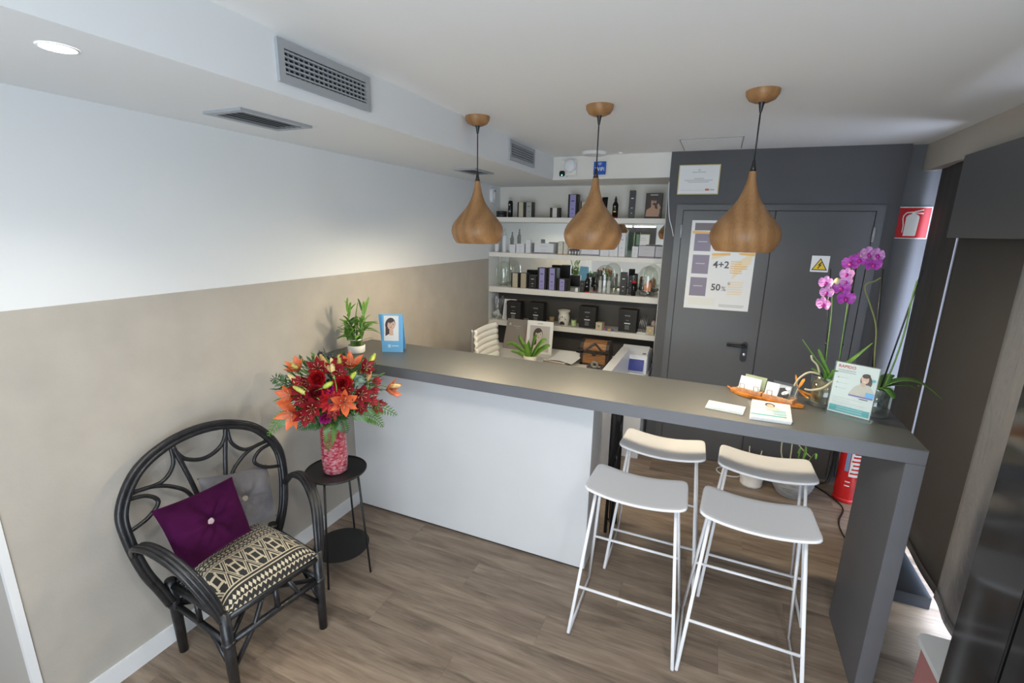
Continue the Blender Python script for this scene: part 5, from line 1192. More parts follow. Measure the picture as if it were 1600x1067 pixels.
m = MB(); m.tube([(-0.170, -0.055, 0.700), (-0.10, -0.055, 0.682), (0.10, -0.055, 0.682), (0.170, -0.055, 0.700)], 0.006, STOOLW, 8); m.tube([(-0.170, 0.055, 0.700), (-0.10, 0.055, 0.682), (0.10, 0.055, 0.682), (0.170, 0.055, 0.700)], 0.006, STOOLW, 8); m.build('seat_support', st, local=True)
dup(st, (2.328, 0.005, 0), -0.01, 'white stool at the front, nearer the counter end leg')
dup(st, (1.906, 0.498, 0), 0.0, 'white stool tucked behind the counter front, nearer the white cabinet')
dup(st, (2.395, 0.492, 0), -0.01, 'white stool tucked behind the counter front, nearer the plants and extinguisher')

# ------------------------------------------------------------------ rattan armchair (local frame: faces +x)
CH_LOC, CH_ROT = (0.330, -0.805, 0.0), radians(-7.5)
ch = thing('rattan_armchair', 'black rattan armchair with a round open-work back against the beige wall', 'armchair', CH_LOC, None, CH_ROT)
def cb_(m, name, lab=None):
    o = m.build(name, ch, local=True); 
    if lab: o['label'] = lab
    return o
hoop0 = [(-0.168, -0.238, 0.290), (-0.160, -0.268, 0.380), (-0.168, -0.305, 0.490), (-0.190, -0.330, 0.640), (-0.215, -0.325, 0.760), (-0.240, -0.250, 0.880), (-0.255, -0.130, 0.945), (-0.260, 0.0, 0.965)]
hoop = hoop0 + [(x, -y, z) for x, y, z in hoop0[::-1][1:]]
hp = catmull(hoop, 8)
for dx, k, r in ((0.0, 1.0, 0.0155), (0.012, 0.955, 0.0105), (-0.008, 0.950, 0.009)):
    m = MB(); m.tube([Vector((p.x + dx, p.y * k, 0.60 + (p.z - 0.60) * k)) for p in hp], r, RATTAN, 10); cb_(m, 'hoop_cane')
def bk(y, z):
    """a point in the plane of the back"""
    f = (z - 0.33) / 0.63; return (-0.150 - 0.110 * f + 0.008, y, z)
for sy in (-1, 1):
    for pts, r in (([bk(sy * 0.025, 0.40), bk(sy * 0.040, 0.55), bk(sy * 0.070, 0.75), bk(sy * 0.108, 0.930)], 0.010),
                   ([bk(sy * 0.115, 0.925), bk(sy * 0.120, 0.855), bk(sy * 0.165, 0.805), bk(sy * 0.230, 0.800), bk(sy * 0.302, 0.812)], 0.0085),
                   ([bk(sy * 0.308, 0.800), bk(sy * 0.220, 0.800), bk(sy * 0.140, 0.765), bk(sy * 0.080, 0.690), bk(sy * 0.040, 0.48)], 0.0085),
                   ([bk(sy * 0.308, 0.785), bk(sy * 0.235, 0.772), bk(sy * 0.200, 0.730), bk(sy * 0.245, 0.685), bk(sy * 0.320, 0.660)], 0.0085)):
        m = MB(); m.tube(catmull(pts, 7), r, RATTAN, 8); cb_(m, 'back_cane')
m = MB(); m.tube(catmull([bk(-0.112, 0.925), bk(-0.075, 0.860), bk(0, 0.832), bk(0.075, 0.860), bk(0.112, 0.925)], 7), 0.009, RATTAN, 8); cb_(m, 'back_cane')
for sy in (-1, 1):
    arm = MB()
    for d, r in ((-0.010, 0.0115), (0.006, 0.0125), (0.021, 0.0105)):
        arm.tube(catmull([(-0.185, sy * (0.312 + d * 0.3), 0.555), (-0.115, sy * (0.318 + d), 0.635), (0.0, sy * (0.305 + d), 0.655), (0.115, sy * (0.270 + d), 0.595), (0.180, sy * (0.232 + d), 0.480), (0.203, sy * (0.208 + d * 0.5), 0.370)], 7), r, RATTAN, 8)
    cb_(arm, 'arm')
    leg = MB(); leg.tube([(0.200, sy * 0.205, 0.405), (0.202, sy * 0.203, 0.2), (0.203, sy * 0.202, 0.0)], [0.021, 0.021, 0.018], RATTAN, 12); leg.ball((0.202, sy * 0.203, 0.262), 0.027, RATTAN, 8, (1, 1, 0.6)); cb_(leg, 'leg')
    leg = MB(); leg.tube([(-0.160, sy * 0.225, 0.400), (-0.185, sy * 0.212, 0.2), (-0.211, sy * 0.200, 0.0)], [0.021, 0.021, 0.018], RATTAN, 12); leg.ball((-0.183, sy * 0.213, 0.262), 0.027, RATTAN, 8, (1, 1, 0.6)); cb_(leg, 'leg')
    s = MB(); s.tube([(-0.170, sy * 0.220, 0.375), (0.200, sy * 0.205, 0.375)], 0.016, RATTAN, 8); s.tube([(-0.183, sy * 0.213, 0.262), (0.202, sy * 0.203, 0.262)], 0.013, RATTAN, 8); s.tube([(0.01, sy * 0.212, 0.375), (0.01, sy * 0.208, 0.262)], 0.011, RATTAN, 8); cb_(s, 'side_rail')
    s = MB(); s.tube([(0.203, sy * 0.202, 0.13), (0.200, sy * 0.10, 0.262), (0.200, sy * 0.06, 0.355)], 0.010, RATTAN, 8); s.tube([(0.203, sy * 0.202, 0.13), (0.08, sy * 0.206, 0.262)], 0.010, RATTAN, 8); cb_(s, 'brace')
s = MB(); s.tube([(0.200, -0.205, 0.375), (0.200, 0.205, 0.375)], 0.018, RATTAN, 8); s.tube([(0.202, -0.203, 0.262), (0.202, 0.203, 0.262)], 0.014, RATTAN, 8); s.tube([(0.200, 0, 0.37), (0.202, 0, 0.262)], 0.012, RATTAN, 8); cb_(s, 'front_rail')
s = MB(); s.tube([(-0.170, -0.222, 0.375), (-0.170, 0.222, 0.375)], 0.016, RATTAN, 8); s.tube([(-0.183, -0.213, 0.262), (-0.183, 0.213, 0.262)], 0.013, RATTAN, 8); cb_(s, 'rear_rail')
s = MB(); s.tube([(-0.183, -0.213, 0.262), (0.202, 0.203, 0.262)], 0.010, RATTAN, 8); s.tube([(-0.183, 0.213, 0.262), (0.202, -0.203, 0.262)], 0.010, RATTAN, 8); cb_(s, 'cross_brace')
s = MB()
for k in range(9):
    x = -0.15 + 0.041 * k; s.tube([(x, -0.21, 0.384), (x, 0.21, 0.384)], 0.009, RATTAN, 6)
cb_(s, 'seat_slats')

# patterned seat cushion -------------------------------------------------
def tribal_nodes(nt, b):
    uv = nt.nodes.new('ShaderNodeUVMap'); sp = nt.nodes.new('ShaderNodeSeparateXYZ'); nt.links.new(uv.outputs[0], sp.inputs[0])
    U, V = X(nt, sp.outputs[0]), X(nt, sp.outputs[1])           # U along the width, V 0 at the front edge to 1 at the back
    def band(a, c): return V.gt(a) * V.lt(c)
    def loc(a, c): return (V - a) / (c - a)                      # 0..1 inside the band
    cream = None
    def put(x):
        nonlocal cream
        cream = x if cream is None else cream.mx(x)
    # front skirt: zigzags; edge row of standing diamonds
    put(band(0.0, 0.10) * ((loc(0.0, 0.10) + (U * 20).tri() * 0.45) .frac().lt(0.32)))
    d = ((U * 24).frac() - 0.5).abs() * 1.15 + (loc(0.11, 0.215) - 0.5).abs(); put(band(0.11, 0.215) * d.lt(0.47))
    put(band(0.235, 0.25)); 
    # wide band: hexagons with hooked crosses between triangles
    l = loc(0.29, 0.62); c = ((U * 5.0).frac() - 0.5).abs() * 2; h = (l - 0.5).abs() * 2
    edge = c + h * 0.55
    put(band(0.29, 0.62) * ((edge - 0.80).abs().lt(0.055).mx((edge - 0.97).abs().lt(0.04))))
    put(band(0.29, 0.62) * (edge.gt(1.10) * ((edge - 1.22).abs().lt(0.07))))
    box1 = c.mx(h * 0.8); put(band(0.29, 0.62) * ((box1 - 0.30).abs().lt(0.075)))
    put(band(0.29, 0.62) * (((c - 0.36).abs().lt(0.06)) * h.lt(0.62) * h.gt(0.30))); put(band(0.29, 0.62) * ((h - 0.58).abs().lt(0.07) * c.gt(0.28) * c.lt(0.50)))
    put(band(0.275, 0.29)); put(band(0.62, 0.635)); put(band(0.645, 0.655))
    # repeated zigzag and lozenge rows towards the back
    zz = (loc(0.66, 0.71) * 1.0 + (U * 26).tri() * 0.5).frac(); put(band(0.66, 0.71) * zz.lt(0.45))
    for a, c2, n in ((0.715, 0.765, 22), (0.835, 0.885, 22), (0.945, 1.0, 22)):
        d = ((U * n).frac() - 0.5).abs() + (loc(a, c2) - 0.5).abs(); put(band(a, c2) * d.lt(0.44))
    for a, c2 in ((0.77, 0.83), (0.89, 0.94)):
        zz = (loc(a, c2) * 1.6 + (U * 26).tri() * 0.6).frac(); put(band(a, c2) * zz.lt(0.45))
    mx = nt.nodes.new('ShaderNodeMix'); mx.data_type = 'RGBA'
    mx.inputs['A'].default_value = (0.020, 0.018, 0.017, 1); mx.inputs['B'].default_value = (0.60, 0.52, 0.36, 1)
    nt.links.new(cream.v, mx.inputs['Factor']); nt.links.new(mx.outputs['Result'], b.inputs['Base Color'])
    b.inputs['Roughness'].default_value = 0.85; b.inputs['Sheen Weight'].default_value = 0.2
TRIBAL = ramp_mat('woven_black_and_cream', tribal_nodes)
ca, sa = cos(CH_ROT), sin(CH_ROT)
def chw(p): return Vector((CH_LOC[0] + p[0] * ca - p[1] * sa, CH_LOC[1] + p[0] * sa + p[1] * ca, p[2]))
sc = thing('seat_cushion', 'black and cream geometric woven seat cushion on the rattan armchair', 'cushion', tuple(chw((0.02, 0, 0.395))), None, CH_ROT)
m = MB()
NU, NV = 40, 30
uvs = {}
def cushf(u, v):
    # v: 0 bottom front edge .. 0.16 wraps the front face .. 1 at back
    x0, x1 = 0.215, -0.155
    yw = 0.198
    a = (u - 0.5) * 2
    ya = math.copysign(abs(a) ** 0.95, a) * yw
    if v < 0.2:
        f = v / 0.2; th = f * pi / 2
        x = x0 - 0.025 + 0.028 * cos(th); z = 0.398 + 0.055 * sin(th) ** 1.0
    else:
        f = (v - 0.2) / 0.8; x = x0 - 0.025 - (x0 - 0.025 - x1) * f; z = 0.453 + 0.022 * sin(pi * min(1, f * 0.9 + 0.06))
    e = abs(a) ** 6
    z = z - (z - 0.398) * e * 0.95
    return Vector((x, ya, z))
V = [cushf(i / NU, j / NV) for j in range(NV + 1) for i in range(NU + 1)]
F = [(j * (NU + 1) + i, j * (NU + 1) + i + 1, (j + 1) * (NU + 1) + i + 1, (j + 1) * (NU + 1) + i) for j in range(NV) for i in range(NU)]
off = Vector((0.02, 0, 0.395))
m.add([p - off for p in V], F, TRIBAL, True)
bot = [Vector((x, y, 0.394)) - off for x, y in ((0.205, -0.204), (0.205, 0.204), (-0.157, 0.204), (-0.157, -0.204))]
m.add(bot + [p + Vector((0, 0, 0.012)) for p in bot], [(0, 3, 2, 1), (4, 5, 6, 7), (0, 1, 5, 4), (1, 2, 6, 5), (2, 3, 7, 6), (3, 0, 4, 7)], mat('cushion_back', (0.02, 0.018, 0.017), 0.9))
co = m.build('cushion_cover', sc, local=True)
ul = co.data.uv_layers.new(name='UVMap')
for li, lp in enumerate(co.data.loops):
    i = lp.vertex_index
    if i < (NU + 1) * (NV + 1): ul.data[li].uv = ((i % (NU + 1)) / NU, (i // (NU + 1)) / NV)

def velvet(name, col, col2):
    def f(nt, b):
        tc = nt.nodes.new('ShaderNodeTexCoord'); nz = nt.nodes.new('ShaderNodeTexNoise'); nz.inputs['Scale'].default_value = 9; nz.inputs['Detail'].default_value = 4
        nt.links.new(tc.outputs['Object'], nz.inputs[0])
        rp = nt.nodes.new('ShaderNodeValToRGB'); rp.color_ramp.elements[0].position = 0.35; rp.color_ramp.elements[1].position = 0.7
        rp.color_ramp.elements[0].color = (*col, 1); rp.color_ramp.elements[1].color = (*col2, 1)
        nt.links.new(nz.outputs['Fac'], rp.inputs[0]); nt.links.new(rp.outputs[0], b.inputs['Base Color'])
        b.inputs['Roughness'].default_value = 0.9; b.inputs['Sheen Weight'].default_value = 0.35; b.inputs['Sheen Roughness'].default_value = 0.4
        b.inputs['Specular IOR Level'].default_value = 0.1
        b.inputs['Sheen Tint'].default_value = (*[min(1, c * 4 + 0.05) for c in col2], 1)
    return ramp_mat(name, f)
def throw_pillow(label, tl, tr_, br, bl, mm, bm_, seed, thick=0.055, down=0.5):
    P = [Vector(p) for p in (bl, br, tr_, tl)]; cen = sum(P, Vector()) / 4
    nrm = ((P[1] - P[0]).cross(P[3] - P[0])).normalized()
    if nrm.x < 0: nrm = -nrm
    t = thing('throw_pillow', label, 'pillow', tuple(cen))
    r = random.Random(seed); ph = [r.random() * 6 for _ in range(6)]
    def side(sgn):
        def f(u, v):
            a, b = u * 2 - 1, v * 2 - 1
            # concave edges
            k = 1 - 0.06 * (1 - abs(b) ** 2) * abs(a) ** 3 if abs(a) > abs(b) else 1 - 0.06 * (1 - abs(a) ** 2) * abs(b) ** 3
            uu, vv = (a * k + 1) / 2, (b * k + 1) / 2
            p = P[0] * (1 - uu) * (1 - vv) + P[1] * uu * (1 - vv) + P[2] * uu * vv + P[3] * (1 - uu) * vv
            h = thick * (max(0, (1 - a * a) * (1 - b * b))) ** 0.42
            q = sqrt(a * a + b * b); th = math.atan2(b, a)
            h *= 1 - 0.62 * math.exp(-(q / 0.20) ** 2)
            h += thick * 0.11 * sin(7 * th + ph[0]) * math.exp(-((q - 0.32) / 0.24) ** 2) + thick * 0.05 * sin(13 * th + ph[1]) * math.exp(-((q - 0.5) / 0.2) ** 2)
            return p + nrm * (h * sgn)
        return f
    m = MB(); m.grid(side(1), 36, 36, mm); m.build('cover', t)
    m = MB(); m.grid(side(-1), 24, 24, mm); m.build('cover_back', t)
    m = MB(); B = nrm.to_track_quat('Z', 'Y').to_matrix()
    m.ball(cen + nrm * thick * 0.42, 0.017, bm_, 10, (1, 1, 0.5), B)
    for k in range(12): m.ball(cen + nrm * (thick * 0.42 + 0.006) + B @ Vector((0.009 * cos(k * 0.52), 0.009 * sin(k * 0.52), 0)), 0.003, CHROME, 5)
    tag(m.build('button', t), 'sequinned button')
throw_pillow('grey tufted velvet pillow with a beaded button, rear one on the armchair', (0.125, -0.835, 0.768), (0.125, -0.500, 0.675), (0.215, -0.545, 0.440), (0.215, -0.850, 0.505), velvet('grey_velvet', (0.13, 0.125, 0.135), (0.22, 0.215, 0.23)), mat('button_gold', (0.62, 0.55, 0.36), 0.35, metal=0.5), 2)
throw_pillow('purple tufted velvet pillow with a beaded button, front one on the armchair', (0.205, -1.062, 0.768), (0.205, -0.735, 0.746), (0.335, -0.767, 0.534), (0.335, -1.060, 0.524), velvet('purple_velvet', (0.030, 0.002, 0.022), (0.060, 0.005, 0.046)), mat('button_pink', (0.62, 0.42, 0.50), 0.35, metal=0.4), 5, 0.06)

# ------------------------------------------------------------------ side table and vase
TX, TY = 0.365, -0.290
tb = thing('side_table', 'small black two-tier round metal side table under the flowers', 'table', (TX, TY, 0))
m = MB(); m.cyl((TX, TY, 0), 0.150, 0.594, 0.600, BLACKM, 48); m.lathe((TX, TY, 0), [(0.150, 0.594), (0.153, 0.597), (0.153, 0.602), (0.150, 0.604)], BLACKM, 48); m.build('table_top', tb)
m = MB(); m.cyl((TX, TY, 0), 0.143, 0.148, 0.154, BLACKM, 48); m.build('lower_shelf', tb)
for k in range(4):
    a = radians(15 + 90 * k); m = MB(); m.tube([(TX + 0.118 * cos(a), TY + 0.118 * sin(a), 0.594), (TX + 0.157 * cos(a), TY + 0.157 * sin(a), 0.0)], 0.0055, BLACKM, 8); m.build('leg', tb)
m = MB()
for k in range(2):
    a = radians(15 + 90 * k); m.tube([(TX + 0.12 * cos(a), TY + 0.12 * sin(a), 0.574), (TX - 0.12 * cos(a), TY - 0.12 * sin(a), 0.574)], 0.004, BLACKM, 8)
m.build('cross_bar', tb)
VX, VY, VZ = 0.372, -0.300, 0.601
def vase_nodes(nt, b):
    tc = nt.nodes.new('ShaderNodeTexCoord'); vo = nt.nodes.new('ShaderNodeTexNoise'); vo.inputs['Scale'].default_value = 55; vo.inputs['Detail'].default_value = 3
    mp = nt.nodes.new('ShaderNodeMapping'); mp.inputs['Scale'].default_value = (1, 1, 1.8)
    nt.links.new(tc.outputs['Object'], mp.inputs[0]); nt.links.new(mp.outputs[0], vo.inputs[0])
    sp = nt.nodes.new('ShaderNodeSeparateXYZ'); nt.links.new(tc.outputs['Object'], sp.inputs[0])
    z = X(nt, sp.outputs[2]); 
    f = (X(nt, vo.outputs['Fac']) - z * 0.55 + 0.08)
    rp = nt.nodes.new('ShaderNodeValToRGB'); e = rp.color_ramp.elements
    e[0].position = 0.44; e[0].color = (0.33, 0.020, 0.045, 1); e[1].position = 0.70; e[1].color = (0.56, 0.30, 0.32, 1)
    x = e.new(0.53); x.color = (0.42, 0.09, 0.12, 1)
    nt.links.new(f.v, rp.inputs[0]); nt.links.new(rp.outputs[0], b.inputs['Base Color'])
    b.inputs['Roughness'].default_value = 0.15; b.inputs['Coat Weight'].default_value = 0.4
vs = thing('pink_vase', 'pink crackle glass cylinder vase on the black side table', 'vase', (VX, VY, VZ))
m = MB(); m.lathe((VX, VY, VZ), [(0, 0.001), (0.055, 0.001), (0.062, 0.010), (0.064, 0.06), (0.062, 0.24), (0.060, 0.275), (0.056, 0.275), (0.056, 0.08), (0, 0.08)], ramp_mat('pink_crackle_glass', vase_nodes), 36); m.build('vase_body', vs)
MOUTH = Vector((VX, VY, VZ + 0.262))

# ------------------------------------------------------------------ bouquet
BC = Vector((0.385, -0.300, 1.06)); VIEW = (CAM_LOC - BC).normalized()
def pmat(n, a, b): 
    def f(nt, bs):
        tc = nt.nodes.new('ShaderNodeTexCoord'); vm = nt.nodes.new('ShaderNodeVectorMath'); vm.operation = 'LENGTH'
        nt.links.new(tc.outputs['Object'], vm.inputs[0])
        rp = nt.nodes.new('ShaderNodeValToRGB'); e = rp.color_ramp.elements
        e[0].position = 0.01; e[0].color = (*a, 1); e[1].position = 0.06; e[1].color = (*b, 1)
        nt.links.new(vm.outputs['Value'], rp.inputs[0]); nt.links.new(rp.outputs[0], bs.inputs['Base Color'])
        bs.inputs['Roughness'].default_value = 0.45; bs.inputs['Subsurface Weight'].default_value = 0.08; bs.inputs['Subsurface Radius'].default_value = (0.01, 0.004, 0.002)
    return ramp_mat(n, f)
ORL = pmat('orange_lily_petal', (0.42, 0.040, 0.012), (0.68, 0.150, 0.045)); RDL = pmat('crimson_petal', (0.16, 0.005, 0.010), (0.30, 0.012, 0.022)); REDP = pmat('scarlet_petal', (0.26, 0.003, 0.006), (0.48, 0.010, 0.014)); MAG = pmat('magenta_petal', (0.30, 0.01, 0.12), (0.34, 0.015, 0.15)); PKO = pmat('salmon_petal', (0.50, 0.06, 0.025), (0.68, 0.19, 0.09))
STAM = mat('stamen', (0.45, 0.28, 0.12), 0.6)
def flower_root(name, label, cat, c, d, group):
    o = thing(name, label, cat, tuple(c), group)
    o.rotation_mode = 'QUATERNION'; q = Vector(d).normalized().to_track_quat('Z', 'Y'); o.rotation_quaternion = q
    return o, q.to_matrix()
def stem_to_vase(o, c, B, r=0.0032, spread=0.03, m0=STEM):
    rr = random.Random(int(c[0] * 1e4)); e = MOUTH + Vector((rr.uniform(-1, 1) * spread, rr.uniform(-1, 1) * spread, -0.02))
    Bi = B.transposed(); c = Vector(c)
    back = B @ Vector((0, 0, -1))
    w = catmull([c, c + back * 0.05, c.lerp(e, 0.6) + Vector((0, 0, 0.01)), e, e - Vector((0, 0, 0.10))], 5)
    m = MB(); m.tube([Bi @ (p - c) for p in w], r, m0, 6); m.build('stem', o, local=True)
PET = {}
def petal_mesh(key, L, w, curl, mm, base=0.25):
    if key not in PET:
        V, F = petal_pts(L, w, curl, 4, 9, True, base); m = MB(); m.add(V, F, mm, True); o = m.build('petal'); PET[key] = o.data; bpy.data.objects.remove(o)
    return PET[key]
def lily(label, c, d, L, mm, mk, curl=0.35, spin=0.0, tilt=0.32, n=6, group='lilies in the pink vase'):
    L = L * (1.15 if mk in 'os' else 1.32)
    o, B = flower_root('lily', label, 'flower', c, d, group)
    rr = random.Random(int(c[0] * 9999 + c[2] * 777))
    for k in range(n):
        me = petal_mesh((mk, round(L, 3), k % 2, curl), L, L * (0.34 if k % 2 else 0.44), curl, mm)
        p = bpy.data.objects.new('petal', me); COL.objects.link(p); p.parent = o
        p.rotation_euler = Euler((0, -tilt + rr.uniform(-0.15, 0.15), spin + 2 * pi * k / n + rr.uniform(-0.1, 0.1)), 'XYZ')
    m = MB()
    for k in range(6):
        a = 2 * pi * k / 6 + 0.3; m.tube([(0, 0, 0), (L * 0.12 * cos(a), L * 0.12 * sin(a), L * 0.3), (L * 0.26 * cos(a), L * 0.26 * sin(a), L * 0.45)], L * 0.012, STAM, 4); m.ball((L * 0.26 * cos(a), L * 0.26 * sin(a), L * 0.45), L * 0.035, STAM, 5, (1, 1, 0.6))
    m.build('stamens', o, local=True)
    stem_to_vase(o, c, B)
def to_view(c, k=0.6, dz=0.0): return ((Vector(c) - BC).normalized() * (1 - k) + VIEW * k + Vector((0, 0, dz)))
lily('open orange lily facing the front low on the right half of the bouquet', (0.599, -0.447, 1.063), to_view((0.599, -0.447, 1.063), 0.65), 0.072, ORL, 'o', 0.35, 0.5)
lily('big orange lily drooping at the lower wall side of the bouquet', (0.400, -0.545, 1.015), (0.15, -1.0, -0.05), 0.085, ORL, 'o', 0.40, 0.2)
lily('orange lily just above the drooping one on the wall side', (0.385, -0.535, 1.085), (0.05, -0.9, 0.35), 0.072, ORL, 'o', 0.45, 0.9, 0.55)
lily('upright orange lily high on the wall side of the bouquet', (0.375, -0.480, 1.185), (0.05, -0.5, 0.9), 0.070, ORL, 'o', 0.35, 0.0, 0.65)
lily('upright orange lily at the top of the bouquet near the counter', (0.560, -0.350, 1.190), (0.3, -0.25, 0.95), 0.080, ORL, 'o', 0.35, 0.4, 0.62)
lily('salmon lily reaching out toward the counter front', (0.640, -0.205, 1.050), (0.95, 0.25, 0.15), 0.078, PKO, 's', 0.30, 0.1, 0.7)
REDS = [('crimson lily low in the middle of the bouquet, left of the gerbera', (0.500, -0.530, 1.050), 0.058, RDL, 'r', 6), ('crimson lily beside the drooping orange lily', (0.470, -0.538, 1.020), 0.060, RDL, 'r', 6), ('crimson lily behind the open front orange lily', (0.628, -0.375, 1.080), 0.060, RDL, 'r', 6), ('crimson lily near the top middle of the bouquet', (0.475, -0.460, 1.205), 0.055, RDL, 'r', 6), ('crimson lily at the upper counter side of the bouquet', (0.596, -0.300, 1.180), 0.052, RDL, 'r', 6), ('small crimson lily at the low counter side of the bouquet', (0.640, -0.290, 1.005), 0.048, RDL, 'r', 6), ('crimson lily under the top middle buds', (0.520, -0.420, 1.195), 0.050, RDL, 'r', 6), ('wall-side crimson lily tucked under the cream buds', (0.425, -0.520, 1.130), 0.050, RDL, 'r', 6)]
REDS += [('small crimson lily filling the gap above the carnation', (0.560, -0.425, 1.185), 0.042, RDL, 'r', 6), ('small crimson lily between the two roses on the wall side', (0.460, -0.505, 1.150), 0.042, RDL, 'r', 6), ('small crimson lily just under the gerbera', (0.560, -0.475, 1.025), 0.042, RDL, 'r', 6), ('small crimson lily beside the purple carnation', (0.595, -0.425, 1.115), 0.042, RDL, 'r', 6), ('small crimson lily between the drooping orange lily and the dark rose', (0.445, -0.535, 1.080), 0.042, RDL, 'r', 6), ('small crimson lily low on the counter side under the salmon lily', (0.615, -0.370, 1.020), 0.042, RDL, 'r', 6), ('small crimson lily at the top right of the tan bud', (0.530, -0.385, 1.215), 0.042, RDL, 'r', 6)]
for lb, c, L, mm, mk, n in REDS: lily(lb, c, to_view(c, 0.45), L, mm, mk, 0.45, random.Random(lb).random() * 2, 0.5, n)
def ruffled(name, label, c, d, R0, mm, layers, center=None, cup=0.9):
    R0 = R0 * 1.25
    o, B = flower_root(name, label, 'flower', c, d, 'round red flowers in the pink vase')
    m = MB(); rr = random.Random(label)
    for li, (n, L, w, tl) in enumerate(layers):
        for k in range(n):
            V, F = petal_pts(R0 * L, R0 * w, cup * 0.5, 3, 4, 0, 0.35)
            E_ = Euler((0, -tl + rr.uniform(-0.12, 0.12), 2 * pi * (k + 0.5 * li) / n + rr.uniform(-0.15, 0.15)), 'XYZ').to_matrix()
            m.add([E_ @ p + Vector((0, 0, 0.004 * li)) for p in V], F, mm, True)
    m.build('petals', o, local=True)
    if center: m = MB(); m.ball((0, 0, 0.006), R0 * 0.26, center, 10, (1, 1, 0.55)); m.build('flower_centre', o, local=True)
    stem_to_vase(o, c, B)
DKC = mat('gerbera_centre', (0.05, 0.012, 0.014), 0.8, noise=0.6, nscale=200)
ruffled('gerbera', 'scarlet gerbera with a dark centre low in the bouquet', (0.555, -0.480, 1.075), to_view((0.561, -0.489, 1.08), 0.6), 0.052, REDP, [(14, 1, 0.42, 0.12), (12, 0.8, 0.36, 0.35)], DKC, 0.2)
ruffled('carnation', 'bright red carnation in the upper middle of the bouquet', (0.575, -0.425, 1.140), to_view((0.582, -0.439, 1.143), 0.5), 0.046, REDP, [(9, 1, 0.7, 0.2), (8, 0.9, 0.65, 0.6), (7, 0.75, 0.6, 0.95), (5, 0.55, 0.5, 1.25)])
ruffled('rose', 'red rose on the wall side of the carnation', (0.490, -0.480, 1.165), to_view((0.5, -0.49, 1.17), 0.5), 0.044, REDP, [(6, 1, 0.95, 0.35), (6, 0.9, 0.9, 0.8), (5, 0.75, 0.8, 1.1), (4, 0.6, 0.7, 1.35)])
ruffled('rose', 'darker red rose below the other rose, middle of the bouquet', (0.500, -0.510, 1.110), to_view((0.503, -0.52, 1.123), 0.5), 0.044, RDL, [(6, 1, 0.95, 0.35), (6, 0.9, 0.9, 0.8), (5, 0.75, 0.8, 1.1), (4, 0.6, 0.7, 1.35)])
ruffled('carnation', 'magenta carnation at the lower edge of the bouquet', (0.530, -0.495, 1.000), to_view((0.532, -0.504, 1.0), 0.5, -0.2), 0.032, MAG, [(8, 1, 0.7, 0.4), (7, 0.85, 0.65, 0.85), (5, 0.6, 0.6, 1.2)])
ruffled('carnation', 'small purple carnation half hidden behind the gerbera', (0.540, -0.475, 1.120), to_view((0.548, -0.492, 1.115), 0.5), 0.030, MAG, [(8, 1, 0.7, 0.4), (7, 0.85, 0.65, 0.85)])
for k, (lb, c) in enumerate((('alstroemeria bloom nearest the white cabinet, deep pink', (0.640, -0.315, 1.085)), ('alstroemeria bloom above the pink one nearest the cabinet', (0.630, -0.285, 1.115)), ('alstroemeria bloom between the front orange lily and the salmon lily', (0.650, -0.335, 1.045)), ('alstroemeria bloom on the wall side below the upright orange lily', (0.440, -0.525, 1.160)))):
    lily(lb, c, to_view(c, 0.35), 0.042, pmat('pink_crimson_petal', (0.35, 0.02, 0.03), (0.50, 0.05, 0.075)), 'al', 0.55, k, 0.75, 6, 'alstroemerias in the pink vase')
BUDY = mat('bud_yellow_green', (0.52, 0.50, 0.12), 0.45, noise=0.2, nscale=60); BUDT = mat('bud_tan', (0.56, 0.36, 0.14), 0.45, noise=0.25, nscale=60); BUDG = mat('bud_green', (0.40, 0.50, 0.06), 0.45, noise=0.2, nscale=60); BUDC = mat('bud_cream', (0.70, 0.56, 0.26), 0.45, noise=0.2, nscale=60)
BUDS = [((0.460, -0.425, 1.255), (0.530, -0.446, 1.194), BUDT, 'tan lily bud standing at the top middle of the bouquet'), ((0.508, -0.412, 1.240), (0.556, -0.448, 1.160), BUDC, 'cream lily bud right beside the tan top bud'), ((0.372, -0.530, 1.180), (0.445, -0.531, 1.140), BUDC, 'long cream bud pointing to the wall at mid height'), ((0.420, -0.550, 1.138), (0.488, -0.532, 1.106), BUDY, 'yellow-green bud below the long cream bud'), ((0.565, -0.475, 1.158), (0.535, -0.500, 1.135), BUDG, 'fresh green bud in the centre of the bouquet'), ((0.560, -0.180, 1.215), (0.590, -0.262, 1.183), BUDG, 'bright green bud rising against the counter edge'), ((0.604, -0.370, 1.180), (0.594, -0.411, 1.145), BUDG, 'green bud in front of the pale eucalyptus'), ((0.600, -0.260, 1.180), (0.626, -0.316, 1.125), BUDT, 'tan bud on the counter side under the bright green one'), ((0.325, -0.483, 1.218), (0.379, -0.480, 1.195), BUDY, 'yellow bud highest on the wall side'), ((0.680, -0.150, 1.062), (0.640, -0.200, 1.066), BUDC, 'cream bud at the tip of the salmon lily'), ((0.519, -0.375, 1.250), (0.545, -0.401, 1.200), BUDY, 'yellow-tan bud right of the two top buds'), ((0.436, -0.430, 1.252), (0.473, -0.445, 1.210), BUDT, 'small tan bud left of the top middle buds')]
for a, b, mm, lb in BUDS:
    a, b = Vector(a), Vector(b); d = a - b; o, B = flower_root('lily_bud', lb, 'bud', b, d, 'lily buds in the pink vase'); L = d.length * 1.12
    m = MB(); m.lathe((0, 0, 0), [(0.002, 0), (0.008, L * 0.12), (0.0125, L * 0.4), (0.011, L * 0.7), (0.006, L * 0.93), (0, L)], mm, 12); m.build('bud_body', o, local=True)
    stem_to_vase(o, b, B, 0.0026)
EUC = mat('eucalyptus', (0.30, 0.40, 0.32), 0.6, noise=0.2, nscale=40); BERRY = mat('dark_berry', (0.02, 0.022, 0.028), 0.35)
